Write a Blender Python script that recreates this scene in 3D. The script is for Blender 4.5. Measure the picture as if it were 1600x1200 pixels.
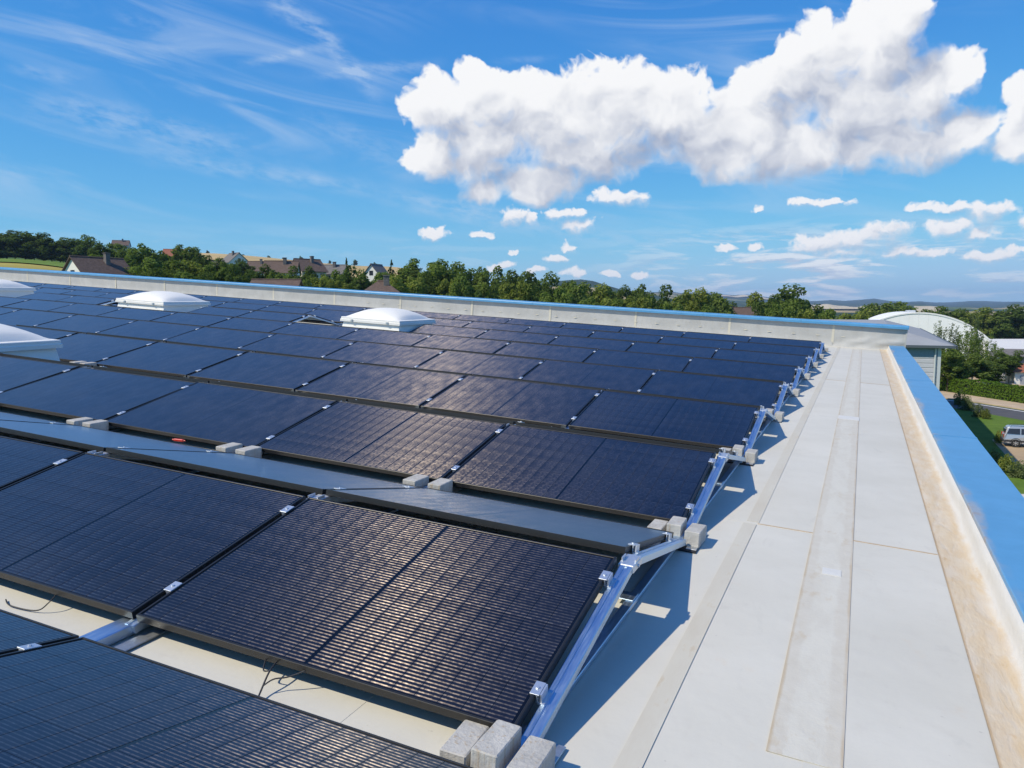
import bpy, math, random
import numpy as np
from mathutils import Matrix, Vector
random.seed(7)
rng = np.random.default_rng(11)
for o in list(bpy.data.objects):
    bpy.data.objects.remove(o)
SC = bpy.context.scene
COL = SC.collection
R_ = math.radians

# ------------------------------------------------------------------ camera
CAM_Z = 12.0                                   # eye above the yard
YAW = 0.41561268
PITCH = -math.atan(122.0 / 1218.13)
FPX = 1218.13                                  # focal length for a 1600 px wide picture
# roof plane (drains towards the right-hand parapet) in gravity-upright world axes
MROT = Matrix(((0.998088721, 0.006450094, 0.061459748),
               (-0.005720873, 0.999911228, -0.012033621),
               (-0.061531910, 0.011659018, 0.998037019)))
CAMW = Vector((0.97003547, -2.05735036, CAM_Z))
ROOF = Matrix.Translation((0, 0, CAM_Z - 1.48344531)) @ MROT.to_4x4()
cam_d = bpy.data.cameras.new('camera')
cam_d.sensor_width = 36.0
cam_d.lens = FPX / 1600 * 36.0
cam_d.clip_start = 0.05
cam_d.clip_end = 60000
cam = bpy.data.objects.new('camera', cam_d)
COL.objects.link(cam)
cam.location = CAMW
cam.rotation_euler = (math.pi / 2 + PITCH, 0, YAW)
SC.camera = cam
SC.render.resolution_x, SC.render.resolution_y = 1024, 768

RW = Matrix.Rotation(YAW, 3, 'Z') @ Matrix.Rotation(PITCH, 3, 'X')
def ray(px, py):
    return RW @ Vector(((px - 800) / FPX, 1, (600 - py) / FPX))
def at(px, py, D):
    return CAMW + ray(px, py) * D
def gp(px, py, z=0.0):
    d = ray(px, py)
    return CAMW + d * ((z - CAMW.z) / d.z)
FWD = Vector((-math.sin(YAW), math.cos(YAW), 0))
RGT = Vector((math.cos(YAW), math.sin(YAW), 0))

# ------------------------------------------------------------------ sun + sky
SUN = (MROT @ Vector((-0.67, -0.69, 1.0))).normalized()
SUN_EL = math.asin(SUN.z)
SUN_AZ = math.atan2(SUN.x, SUN.y)
sd = bpy.data.lights.new('sun', 'SUN')
sd.energy = 4.6
sd.angle = R_(0.53)
sd.color = (1.0, 0.905, 0.725)
so = bpy.data.objects.new('sun', sd)
COL.objects.link(so)
so.rotation_euler = SUN.to_track_quat('Z', 'Y').to_euler()
so.location = (0, 0, 80)
SKY_STRENGTH = 0.10
vs = SC.view_settings
vs.view_transform = 'Standard'
vs.look = 'None'
vs.exposure = 0.0
vs.gamma = 1.0
vs.use_curve_mapping = False


class NT:
    """tiny node-graph helper"""
    def __init__(s, tree, flat=False):
        s.t = tree
        s.flat = flat
    def n(s, typ, **kw):
        nd = s.t.nodes.new(typ)
        for k, v in kw.items():
            setattr(nd, k, v)
        return nd
    def link(s, a, b):
        s.t.links.new(a, b)
    def put(s, sock, v):
        if hasattr(v, 'is_output') or hasattr(v, 'links'):
            s.t.links.new(v, sock)
        else:
            sock.default_value = v
    def math(s, op, a, b=None, c=None, clamp=False):
        nd = s.n('ShaderNodeMath', operation=op)
        nd.use_clamp = clamp
        s.put(nd.inputs[0], a)
        if b is not None: s.put(nd.inputs[1], b)
        if c is not None: s.put(nd.inputs[2], c)
        return nd.outputs[0]
    def vmath(s, op, a, b=None, out=0):
        nd = s.n('ShaderNodeVectorMath', operation=op)
        s.put(nd.inputs[0], a)
        if b is not None: s.put(nd.inputs[1], b)
        return nd.outputs[out]
    def mapr(s, v, a, b, c=0.0, d=1.0, smooth=True):
        nd = s.n('ShaderNodeMapRange')
        nd.interpolation_type = 'SMOOTHSTEP' if smooth else 'LINEAR'
        nd.clamp = True
        s.put(nd.inputs[0], v)
        for i, x in zip((1, 2, 3, 4), (a, b, c, d)):
            s.put(nd.inputs[i], x)
        return nd.outputs[0]
    def noise(s, vec, scale, detail=4, rough=0.55, dist=0.0, lac=2.0):
        nd = s.n('ShaderNodeTexNoise')
        if s.flat: nd.noise_dimensions = '2D'
        s.put(nd.inputs['Vector'], vec)
        nd.inputs['Scale'].default_value = scale
        nd.inputs['Detail'].default_value = detail
        nd.inputs['Roughness'].default_value = rough
        nd.inputs['Distortion'].default_value = dist
        nd.inputs['Lacunarity'].default_value = lac
        return nd.outputs[0]
    def mix(s, f, a, b):
        nd = s.n('ShaderNodeMix', data_type='RGBA')
        s.put(nd.inputs[0], f)
        s.put(nd.inputs[6], a if not isinstance(a, tuple) or len(a) == 4 else (*a, 1))
        s.put(nd.inputs[7], b if not isinstance(b, tuple) or len(b) == 4 else (*b, 1))
        return nd.outputs[2]
    def mul3(s, vec, v):
        return s.vmath('MULTIPLY', vec, v)
    def sep(s, v):
        nd = s.n('ShaderNodeSeparateXYZ')
        s.put(nd.inputs[0], v)
        return nd.outputs
    def comb(s, x=0.0, y=0.0, z=0.0):
        nd = s.n('ShaderNodeCombineXYZ')
        for i, v in enumerate((x, y, z)):
            s.put(nd.inputs[i], v)
        return nd.outputs[0]


# ---- clouds live on the sky sphere (azimuth, elevation in degrees)
def azel(px, py):
    d = ray(px, py).normalized()
    return math.degrees(math.atan2(d.x, d.y)), math.degrees(math.asin(d.z))

def cloud_group(name, blobs, nscale, warp, namp, famp, d_sun, lit, grey, soft, gain, bias):
    """cumulus bank: P (azimuth, elevation) and sky colour in, colour out; lobes are lit from the sun's side"""
    g = bpy.data.node_groups.new(name, 'ShaderNodeTree')
    g.interface.new_socket('P', in_out='INPUT', socket_type='NodeSocketVector')
    g.interface.new_socket('Sky', in_out='INPUT', socket_type='NodeSocketColor')
    g.interface.new_socket('Color', in_out='OUTPUT', socket_type='NodeSocketColor')
    t = NT(g, True)
    gi, go = t.n('NodeGroupInput'), t.n('NodeGroupOutput')
    P = gi.outputs[0]
    wn = t.n('ShaderNodeTexNoise', noise_dimensions='2D')
    t.put(wn.inputs['Vector'], P)
    wn.inputs['Scale'].default_value = nscale * 0.55
    wn.inputs['Detail'].default_value = 4
    wn.inputs['Roughness'].default_value = 0.55
    W = t.vmath('ADD', P, t.mul3(t.vmath('SUBTRACT', wn.outputs['Color'], (.5, .5, .5)), (warp * 1.3, warp, 0)))
    W2 = t.vmath('ADD', W, d_sun)
    def lobes(V):
        acc = None
        for (px, py, rx, ry) in blobs:
            a, e = azel(px, py)
            ra = rx / FPX * 57.3 * math.cos(math.atan((px - 800) / FPX)) ** 2
            re = ry / FPX * 57.3 * math.cos(math.atan((px - 800) / FPX))
            d = t.n('ShaderNodeVectorMath', operation='MULTIPLY_ADD')
            t.put(d.inputs[0], V)
            d.inputs[1].default_value = (1 / ra, 1 / re, 0)
            d.inputs[2].default_value = (-a / ra, -e / re, 0)
            f = t.math('SUBTRACT', 1.0, t.vmath('DOT_PRODUCT', d.outputs[0], d.outputs[0], out=1))
            acc = f if acc is None else t.math('SMOOTH_MAX', acc, f, 0.5)
        return t.math('MAXIMUM', acc, -2.0)
    S0, S1 = lobes(W), lobes(W2)
    # billows: rounded heads on the sunward side, frayed veils elsewhere
    fine = t.noise(P, nscale * 1.2, 7, 0.50, 0.35)
    bil = t.noise(W, nscale * 1.9, 3, 0.45)
    bil = t.math('SUBTRACT', 1.0, t.math('ABSOLUTE', t.math('MULTIPLY_ADD', bil, 2.4, -1.2)))
    F = t.math('ADD', S0, t.math('MULTIPLY', t.math('SUBTRACT', fine, 0.5), namp))
    F = t.math('ADD', F, t.math('MULTIPLY', t.math('SUBTRACT', bil, 0.6), famp))
    fray = t.mapr(t.math('SUBTRACT', S0, S1), -0.4, 0.7, soft * 2.2, soft * 0.6)
    alpha = t.mapr(F, -0.05, fray)
    alpha = t.math('POWER', alpha, 0.8)
    h0 = t.noise(W, nscale * 0.8, 3, 0.45)
    h1 = t.noise(t.vmath('ADD', W, t.mul3(d_sun, (.40, .40, 0))), nscale * 0.8, 3, 0.45)
    sh = t.math('MULTIPLY_ADD', t.math('SUBTRACT', S0, S1), gain, bias)
    sh = t.math('ADD', sh, t.math('MULTIPLY', t.math('SUBTRACT', h0, h1), 1.0))
    sh = t.math('ADD', sh, t.math('MULTIPLY', t.math('SUBTRACT', bil, 0.6), 0.22))
    # thin rims scatter the sun forward and stay bright
    sh = t.math('ADD', sh, t.mapr(F, 0.0, 0.9, 0.30, 0.0))
    sh = t.mapr(sh, -0.05, 1.0)
    c = t.mix(sh, tuple(k / SKY_STRENGTH for k in grey), tuple(k / SKY_STRENGTH for k in lit))
    t.link(t.mix(alpha, gi.outputs[1], c), go.inputs[0])
    return g

BIG = [(690, 165, 55, 48), (672, 240, 42, 38), (745, 225, 80, 65), (765, 150, 55, 42), (738, 108, 26, 22),
       (850, 190, 110, 78), (955, 185, 105, 80), (1050, 180, 78, 70), (1100, 220, 50, 46), (840, 285, 85, 32), (760, 300, 50, 22), (920, 240, 110, 50),
       (1190, 140, 45, 55), (1180, 205, 95, 60), (1275, 110, 75, 85), (1385, 70, 62, 85), (1415, 20, 45, 55),
       (1340, 165, 110, 85), (1430, 150, 75, 75), (1500, 115, 34, 40), (1230, 235, 130, 45), (1130, 255, 66, 30),
       (1400, 225, 140, 40), (1500, 205, 60, 38), (1600, 205, 48, 50), (1592, 150, 36, 34), (1690, 190, 80, 70), (1800, 130, 90, 60)]
SMALL = [(950, 308, 30, 14), (985, 310, 30, 15), (680, 367, 24, 10), (752, 366, 20, 8), (805, 338, 22, 17), (828, 344, 16, 12), (872, 338, 22, 11), (898, 334, 18, 10), (905, 355, 30, 13),
         (1262, 316, 30, 9), (1305, 318, 30, 8), (1180, 329, 11, 7), (1440, 323, 30, 9), (1490, 326, 34, 10), (1545, 333, 46, 18), (1480, 357, 46, 16), (1530, 362, 36, 12),
         (1385, 364, 44, 24), (1340, 374, 50, 18), (1275, 382, 40, 16), (1310, 394, 70, 12), (1400, 392, 60, 12), (1460, 396, 40, 10), (1560, 398, 60, 12),
         (887, 384, 17, 8), (870, 403, 18, 9), (900, 425, 22, 10), (955, 428, 14, 7), (1135, 390, 18, 7), (1185, 388, 16, 8), (1000, 428, 12, 6),
         (800, 395, 9, 5), (780, 415, 26, 9), (838, 422, 22, 8), (1640, 340, 50, 20), (1720, 370, 80, 25), (1700, 420, 90, 12), (1700, 396, 90, 14)]

world = bpy.data.worlds.new('World')
SC.world = world
world.use_nodes = True
wt = NT(world.node_tree, True)
for nd in list(world.node_tree.nodes):
    world.node_tree.nodes.remove(nd)
wo = wt.n('ShaderNodeOutputWorld')
sky = wt.n('ShaderNodeTexSky', sky_type='NISHITA')
sky.sun_disc = False
sky.sun_elevation = SUN_EL
sky.sun_rotation = SUN_AZ
sky.altitude = 200
sky.air_density = 1.0
sky.dust_density = 0.0
sky.ozone_density = 2.0
sky_rgb = wt.n('ShaderNodeSeparateColor')
wt.link(sky.outputs[0], sky_rgb.inputs[0])
def grade(i, a, g, top):
    v = wt.math('MULTIPLY', wt.math('POWER', wt.math('MULTIPLY', sky_rgb.outputs[i], SKY_STRENGTH), g), a)
    v = wt.math('SMOOTH_MIN', v, top, top * 0.35)
    return wt.math('MULTIPLY', v, 1.0 / SKY_STRENGTH)
sky_col = wt.n('ShaderNodeCombineColor')
for i_, (a_, g_, t_) in enumerate(((.60, 1.306, .40), (.88, .853, .66), (1.06, .452, .94))):
    wt.link(grade(i_, a_, g_, t_), sky_col.inputs[i_])
tc = wt.n('ShaderNodeTexCoord')
dx, dy, dz = wt.sep(wt.vmath('NORMALIZE', tc.outputs['Generated']))
az = wt.math('MULTIPLY', wt.math('ARCTAN2', dx, dy), 57.29578)
el = wt.math('MULTIPLY', wt.math('ARCSINE', dz), 57.29578)
PV = wt.comb(az, el, 0.0)
K = 1.0 / SKY_STRENGTH
col = sky_col.outputs[0]
# cirrus: long thin streaks falling gently to the right
ca = R_(9)
cu = wt.math('ADD', wt.math('MULTIPLY', az, math.cos(ca)), wt.math('MULTIPLY', el, -math.sin(ca)))
cv = wt.math('ADD', wt.math('MULTIPLY', az, math.sin(ca)), wt.math('MULTIPLY', el, math.cos(ca)))
CP = wt.comb(wt.math('MULTIPLY', cu, 0.05), wt.math('MULTIPLY', cv, 0.36), 3.0)
c1 = wt.noise(CP, 1.0, 7, 0.6, 0.8)
c2 = wt.noise(wt.comb(wt.math('MULTIPLY', cu, 0.03), wt.math('MULTIPLY', cv, 0.10), 9.0), 1.0, 3, 0.5)
ci = wt.math('MULTIPLY', wt.math('MULTIPLY', wt.mapr(c1, 0.42, 0.85), wt.mapr(c2, 0.34, 0.62)), 0.75)
ci = wt.math('MULTIPLY', ci, wt.mapr(el, 3.0, 9.0))
WN = wt.noise(PV, 0.35, 5, 0.6)
TX = wt.mapr(wt.noise(wt.comb(wt.math('MULTIPLY', cu, 0.5), wt.math('MULTIPLY', cv, 1.6), 1.0), 1.0, 5, 0.65), 0.3, 0.7)
def streak(p0, p1, w0, amp, wob=0.8):
    """a thin vapour streak between two sky points"""
    a0, e0 = azel(*p0); a1, e1 = azel(*p1)
    L = math.hypot(a1 - a0, e1 - e0); ux, uy = (a1 - a0) / L, (e1 - e0) / L
    wn = WN
    Q = wt.vmath('SUBTRACT', PV, (a0, e0, 0))
    al = wt.vmath('DOT_PRODUCT', Q, (ux, uy, 0), out=1)
    ac = wt.math('ADD', wt.vmath('DOT_PRODUCT', Q, (-uy, ux, 0), out=1), wt.math('MULTIPLY', wt.math('SUBTRACT', wn, 0.5), wob))
    d = wt.math('ABSOLUTE', ac)
    prof = wt.mapr(d, 0.0, w0, 1.0, 0.0)
    ends = wt.math('MULTIPLY', wt.mapr(al, -1.0, L * 0.3), wt.mapr(al, L * 0.7, L + 1.0, 1.0, 0.0))
    tex = TX
    return wt.math('MULTIPLY', wt.math('MULTIPLY', wt.math('MULTIPLY', prof, ends), tex), amp)
for s in (((420, -10), (520, 70), 1.3, 0.5, 1.4), ((500, 40), (590, 155), 0.9, 0.45, 1.0), ((380, 100), (500, 76), 0.45, 0.4, 0.5),
          ((480, 118), (690, 98), 0.6, 0.42, 0.5), ((0, 150), (420, 235), 1.5, 0.42, 1.2), ((190, 235), (620, 300), 0.9, 0.42, 0.6),
          ((600, 300), (800, 335), 0.7, 0.4, 0.5), ((560, 310), (1140, 395), 1.0, 0.35, 0.5), ((180, 20), (260, 45), 0.6, 0.25, 0.5), ((20, 105), (120, 125), 0.6, 0.28, 0.5),
          ((460, 175), (640, 260), 1.6, 0.25, 1.2), ((780, 95), (860, 92), 0.4, 0.2, 0.4)):
    ci = wt.math('ADD', ci, streak(*s))
ci = wt.math('MINIMUM', ci, 0.75)
ci = wt.math('MULTIPLY', ci, wt.mapr(el, 24.0, 29.0, 1.0, 0.0))
cir = wt.mix(wt.math('MULTIPLY', ci, 0.72), col, (K * .62, K * .74, K * .90, 1))
# low thin bank of broken cloud over the horizon
hz = wt.noise(wt.comb(wt.math('MULTIPLY', az, 0.16), wt.math('MULTIPLY', el, 1.05), 4.0), 1.0, 7, 0.62, 0.3)
hm = wt.math('MULTIPLY', wt.mapr(el, 0.0, 0.8), wt.mapr(el, 2.8, 6.5, 1.0, 0.0))
hm = wt.math('MULTIPLY', hm, wt.mapr(az, azel(850, 440)[0], azel(1280, 440)[0], 0.15, 1.0))
hz1 = wt.noise(wt.comb(wt.math('MULTIPLY', az, 0.16), wt.math('MULTIPLY', wt.math('ADD', el, 0.28), 1.05), 4.0), 1.0, 7, 0.62, 0.3)
hsh = wt.math('MULTIPLY_ADD', wt.math('SUBTRACT', hz, hz1), 4.5, 0.5)
hcol = wt.mix(wt.mapr(hsh, 0.1, 0.9), (K * .56, K * .64, K * .78, 1), (K * .93, K * .95, K * .98, 1))
ha = wt.math('MULTIPLY', wt.mapr(hz, 0.45, 0.60), hm)
ha = wt.math('MULTIPLY', ha, wt.mapr(wt.noise(wt.comb(wt.math('MULTIPLY', az, 0.04), 2.0, 0.0), 1.0, 2), 0.38, 0.58, 0.55, 0.9))
low = wt.mix(ha, cir, hcol)
low0 = wt.mix(ha, col, (K * .74, K * .79, K * .86, 1))
# scattered fair-weather cumulus over the rest of the sky, as round the frame
gc = wt.noise(wt.comb(wt.math('MULTIPLY', az, 0.045), wt.math('MULTIPLY', el, 0.10), 7.0), 1.0, 9, 0.55, 0.4)
a_l, _ = azel(-60, 300); a_r, _ = azel(1760, 300)
side = wt.math('MAXIMUM', wt.mapr(az, a_r + 6, a_r + 20), wt.mapr(az, a_l - 20, a_l - 40))
ga = wt.math('MULTIPLY', wt.math('MULTIPLY', wt.mapr(gc, 0.61, 0.69), side), wt.mapr(el, 6.0, 14.0))
gen = wt.mix(ga, low0, (K * .86, K * .88, K * .92, 1))
LITC, GREYC = (.985, .985, .99), (.37, .42, .55)
def bank(name, blobs, big):
    if big:
        return cloud_group(name, blobs, 0.42, 2.2, 1.5, 0.45, (-0.8, 2.0, 0), LITC, GREYC, 0.55, 0.50, 0.44)
    return cloud_group(name, blobs, 0.95, 1.3, 2.1, 0.5, (-0.2, 0.50, 0), (.97, .97, .985), (.50, .57, .70), 1.25, 0.50, 0.44)
SML = [b_ for b_ in SMALL if b_[0] < 1070 and b_[1] > 30]
SMR = [b_ for b_ in SMALL if b_[0] >= 1070 and b_[1] > 30]
def over(base, grp):
    nd = wt.n('ShaderNodeGroup')
    nd.node_tree = grp
    wt.link(PV, nd.inputs[0])
    wt.link(base, nd.inputs[1])
    return nd.outputs[0]
def backg(c):
    nd = wt.n('ShaderNodeBackground')
    wt.link(c, nd.inputs[0])
    nd.inputs[1].default_value = SKY_STRENGTH
    return nd.outputs[0]
def choose(m, a, b):
    nd = wt.n('ShaderNodeMixShader')
    wt.link(m, nd.inputs[0])
    wt.link(a, nd.inputs[1])
    wt.link(b, nd.inputs[2])
    return nd.outputs[0]
# the sky is cut into zones only so that a ray works out no cloud bank it cannot meet
gBL = bank('cumulus_left', [b_ for b_ in BIG if b_[0] < 1240], True)
gBR = bank('cumulus_right', [b_ for b_ in BIG if b_[0] > 890], True)
gSL = bank('puffs_left', SML, False)
gSR = bank('puffs_right', SMR, False)
el_a, el_b = azel(800, 345)[1], azel(800, 272)[1]
az_m, az_n = azel(1085, 250)[0], azel(560, 300)[0]
up_ = wt.math('GREATER_THAN', el, el_a)              # above the puffs
mid_ = wt.math('GREATER_THAN', el, el_b)
rgt_ = wt.math('GREATER_THAN', az, az_m)
has_ = wt.math('GREATER_THAN', az, az_n)
hi = choose(rgt_, backg(over(cir, gBL)), backg(over(cir, gBR)))
md = choose(rgt_, backg(over(over(cir, gSL), gBL)), backg(over(over(cir, gSR), gBR)))
lo = choose(rgt_, backg(over(low, gSL)), backg(over(low, gSR)))
view = choose(has_, backg(low), choose(up_, lo, choose(mid_, md, hi)))
inz = wt.math('MULTIPLY', wt.math('GREATER_THAN', az, a_l - 20), wt.math('LESS_THAN', az, a_r + 6))
inz = wt.math('MULTIPLY', inz, wt.math('MULTIPLY', wt.math('LESS_THAN', el, 30.0), wt.math('GREATER_THAN', el, -0.5)))
wt.link(choose(inz, backg(gen), view), wo.inputs[0])
world.cycles.sampling_method = 'MANUAL'
world.cycles.sample_map_resolution = 512


# ------------------------------------------------------------------ materials
def new_mat(name):
    m = bpy.data.materials.new(name)
    m.use_nodes = True
    t = NT(m.node_tree)
    b = m.node_tree.nodes['Principled BSDF']
    return m, t, b
def coords(t, kind='Object'):
    return t.n('ShaderNodeTexCoord').outputs[kind]
def bump(t, b, h, dist, strength=1.0):
    nd = t.n('ShaderNodeBump')
    nd.inputs['Distance'].default_value = dist
    nd.inputs['Strength'].default_value = strength
    t.put(nd.inputs['Height'], h)
    t.link(nd.outputs[0], b.inputs['Normal'])
def plain(name, c, rough=0.6, metal=0.0, var=0.12, scale=6.0, bumpd=0.0, kind='Object', spec=None):
    m, t, b = new_mat(name)
    n = t.noise(coords(t, kind), scale, 5, 0.6)
    k = t.mapr(n, 0.25, 0.75, 1 - var, 1 + var, smooth=False)
    t.link(t.vmath('MULTIPLY', (*c,), t.comb(k, k, k)), b.inputs['Base Color'])
    b.inputs['Roughness'].default_value = rough
    b.inputs['Metallic'].default_value = metal
    if spec is not None:
        b.inputs['Specular IOR Level'].default_value = spec
    if bumpd:
        bump(t, b, n, bumpd)
    return m

M = {}
def rail_mat():
    m, t, b = new_mat('mill_finish_aluminium')
    p = coords(t)
    n = t.noise(t.mul3(p, (40, 3, 40)), 3.0, 4, 0.6)
    t.link(t.mix(n, (.44, .57, .72), (.57, .69, .82)), b.inputs['Base Color'])
    b.inputs['Metallic'].default_value = 1.0
    t.link(t.mapr(n, 0.3, 0.7, 0.38, 0.52), b.inputs['Roughness'])
    return m
M['rail'] = rail_mat()
M['clamp'] = plain('bright_aluminium', (.66, .69, .73), 0.48, 0.85, 0.05, 40)
M['frame'] = plain('black_anodised_frame', (.028, .027, .026), 0.38, 0.35, 0.15, 30)
M['galv'] = plain('galvanised_steel', (.52, .54, .55), 0.45, 0.85, 0.15, 60)
M['rubber'] = plain('black_rubber', (.02, .02, .021), 0.8, 0, 0.2, 30)
M['red'] = plain('red_plastic', (.55, .03, .02), 0.4, 0, 0.05)
M['cable'] = plain('black_cable', (.025, .025, .027), 0.5, 0, 0.05)

def pv_mat(name, whole):
    """black half-cut cells with fine silver wires along the long side, under glass"""
    m = bpy.data.materials.new(name)
    m.use_nodes = True
    tr = m.node_tree
    for nd in list(tr.nodes):
        tr.nodes.remove(nd)
    t = NT(tr)
    out = t.n('ShaderNodeOutputMaterial')
    P = coords(t)
    x, y, z = t.sep(P)
    oi = t.n('ShaderNodeObjectInfo')
    if whole:
        ax = t.math('SUBTRACT', t.math('ABSOLUTE', x), 0.007)
        cx = t.math('MULTIPLY', t.math('FRACT', t.math('DIVIDE', ax, 0.0925)), 0.0925)
        dx_ = t.math('MINIMUM', cx, t.math('SUBTRACT', 0.0925, cx))
        cy = t.math('MULTIPLY', t.math('FRACT', t.math('DIVIDE', t.math('ADD', y, 0.552), 0.184)), 0.184)
        dy_ = t.math('MINIMUM', cy, t.math('SUBTRACT', 0.184, cy))
        inside = t.math('MULTIPLY', t.math('GREATER_THAN', ax, 0.0), t.math('LESS_THAN', ax, 0.8325))
        inside = t.math('MULTIPLY', inside, t.math('LESS_THAN', t.math('ABSOLUTE', y), 0.552))
        incell = t.math('MULTIPLY', inside, t.math('MULTIPLY', t.math('GREATER_THAN', dx_, 0.0011), t.math('GREATER_THAN', dy_, 0.0008)))
        yy = t.math('ADD', y, 0.552)
    else:
        dx_ = t.math('SUBTRACT', 0.04625, t.math('ABSOLUTE', x))
        incell = t.math('ADD', 1.0, 0.0)
        inside = incell
        yy = t.math('ADD', y, 0.092)
    wv = t.math('ABSOLUTE', t.math('SUBTRACT', t.math('FRACT', t.math('DIVIDE', yy, 0.0184)), 0.5))
    wire = t.mapr(wv, 0.08, 0.24, 1.0, 0.0)
    wire = t.math('MULTIPLY', wire, incell)
    spk = t.noise(t.vmath('ADD', t.mul3(P, (70, 54.3, 1)), oi.outputs['Location']), 1.0, 2, 0.7)
    cellvar = t.noise(t.vmath('ADD', t.mul3(P, (10, 5, 1)), oi.outputs['Location']), 1.0, 1, 0.5)
    spk = t.math('MULTIPLY', t.mapr(spk, 0.32, 0.68, 0.25, 1.6, False), t.mapr(cellvar, 0.3, 0.7, 0.45, 1.35, False))
    near = t.mapr(dx_, 0.002, 0.012, 1.0, 0.0)
    # silicon
    cell = t.n('ShaderNodeBsdfDiffuse')
    cv_ = t.mapr(cellvar, 0.3, 0.7, 0.7, 1.3, False)
    t.link(t.vmath('MULTIPLY', t.mix(incell, (.0035, .0035, .004), (.0045, .0055, .013)), t.comb(cv_, cv_, cv_)), cell.inputs[0])
    vt = t.n('ShaderNodeVectorTransform', vector_type='VECTOR', convert_from='OBJECT', convert_to='WORLD')
    vt.inputs[0].default_value = (1, 0, 0)
    def gl(col, rough, an):
        g = t.n('ShaderNodeBsdfAnisotropic')
        g.distribution = 'GGX'
        t.put(g.inputs['Color'], col)
        g.inputs['Roughness'].default_value = rough
        g.inputs['Anisotropy'].default_value = an
        t.link(vt.outputs[0], g.inputs['Tangent'])
        return g.outputs[0]
    wc = t.vmath('MULTIPLY', (.95, .80, .66), t.comb(spk, spk, spk))
    w1 = gl(wc, 0.46, 0.76)
    w2 = gl(t.vmath('MULTIPLY', wc, (.45, .52, .62)), 0.60, 0.55)
    def mixs(f, a, b):
        n_ = t.n('ShaderNodeMixShader')
        t.put(n_.inputs[0], f)
        t.link(a, n_.inputs[1])
        t.link(b, n_.inputs[2])
        return n_.outputs[0]
    wsh = mixs(t.math('MULTIPLY', near, 0.8), w1, w2)
    body = mixs(t.math('MULTIPLY', wire, 0.125), cell.outputs[0], wsh)
    # anti-reflective solar glass on top
    fr = t.n('ShaderNodeFresnel')
    fr.inputs[0].default_value = 1.50
    def gloss(r_):
        g = t.n('ShaderNodeBsdfAnisotropic')
        g.inputs['Color'].default_value = (.70, .89, 1.0, 1)
        g.inputs['Roughness'].default_value = r_
        g.inputs['Anisotropy'].default_value = 0.0
        return g.outputs[0]
    fin = mixs(fr.outputs[0], body, mixs(0.55, gloss(0.14), gloss(0.42)))
    # faint dust film
    du = t.n('ShaderNodeBsdfDiffuse')
    du.inputs[0].default_value = (.35, .33, .30, 1)
    dn = t.mapr(t.noise(t.vmath('ADD', P, oi.outputs['Location']), 2.2, 5, 0.65), 0.35, 0.8, 0.0, 0.026)
    fin = mixs(dn, fin, du.outputs[0])
    t.link(fin, out.inputs[0])
    return m
M['pv'] = pv_mat('solar_laminate', True)
M['cell'] = pv_mat('solar_cell', False)
def back_mat():
    m, t, b = new_mat('black_backsheet')
    b.inputs['Base Color'].default_value = (.004, .004, .005, 1)
    b.inputs['Roughness'].default_value = 0.16
    b.inputs['IOR'].default_value = 1.42
    return m
M['backsheet'] = back_mat()

def membrane_mat():
    m, t, b = new_mat('roof_membrane')
    p = coords(t)
    oi = t.n('ShaderNodeObjectInfo')
    q = t.vmath('ADD', p, t.mul3(oi.outputs['Location'], (1, 1, 0)))
    n1 = t.noise(q, 0.9, 6, 0.6)
    n2 = t.noise(q, 7.0, 5, 0.65)
    n3 = t.noise(q, 60.0, 3, 0.6)
    c = t.mix(t.mapr(n1, 0.3, 0.7), (.55, .53, .46), (.61, .59, .52))
    c = t.mix(t.math('MULTIPLY', t.mapr(n2, 0.52, 0.78), 0.30), c, (.49, .455, .39))
    c = t.mix(t.math('MULTIPLY', t.mapr(t.noise(q, 2.6, 7, 0.7), 0.60, 0.72), 0.30), c, (.58, .47, .34))
    scf = t.mapr(t.noise(t.mul3(q, (1, .5, 1)), 3.3, 6, 0.72, 1.2), 0.58, 0.68)
    c = t.mix(t.math('MULTIPLY', scf, 0.22), c, (.42, .41, .37))
    sp = t.mapr(t.noise(q, 26.0, 2, 0.5), 0.73, 0.77)
    c = t.mix(t.math('MULTIPLY', sp, 0.35), c, (.30, .28, .25))
    k = t.mapr(oi.outputs['Random'], 0, 1, 0.965, 1.03, False)
    t.link(t.vmath('MULTIPLY', c, t.comb(k, k, k)), b.inputs['Base Color'])
    b.inputs['Roughness'].default_value = 0.62
    b.inputs['Specular IOR Level'].default_value = 0.35
    bump(t, b, t.math('ADD', t.math('MULTIPLY', n1, 1.0), t.math('MULTIPLY', n3, 0.03)), 0.012)
    return m
M['membrane'] = membrane_mat()
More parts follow.
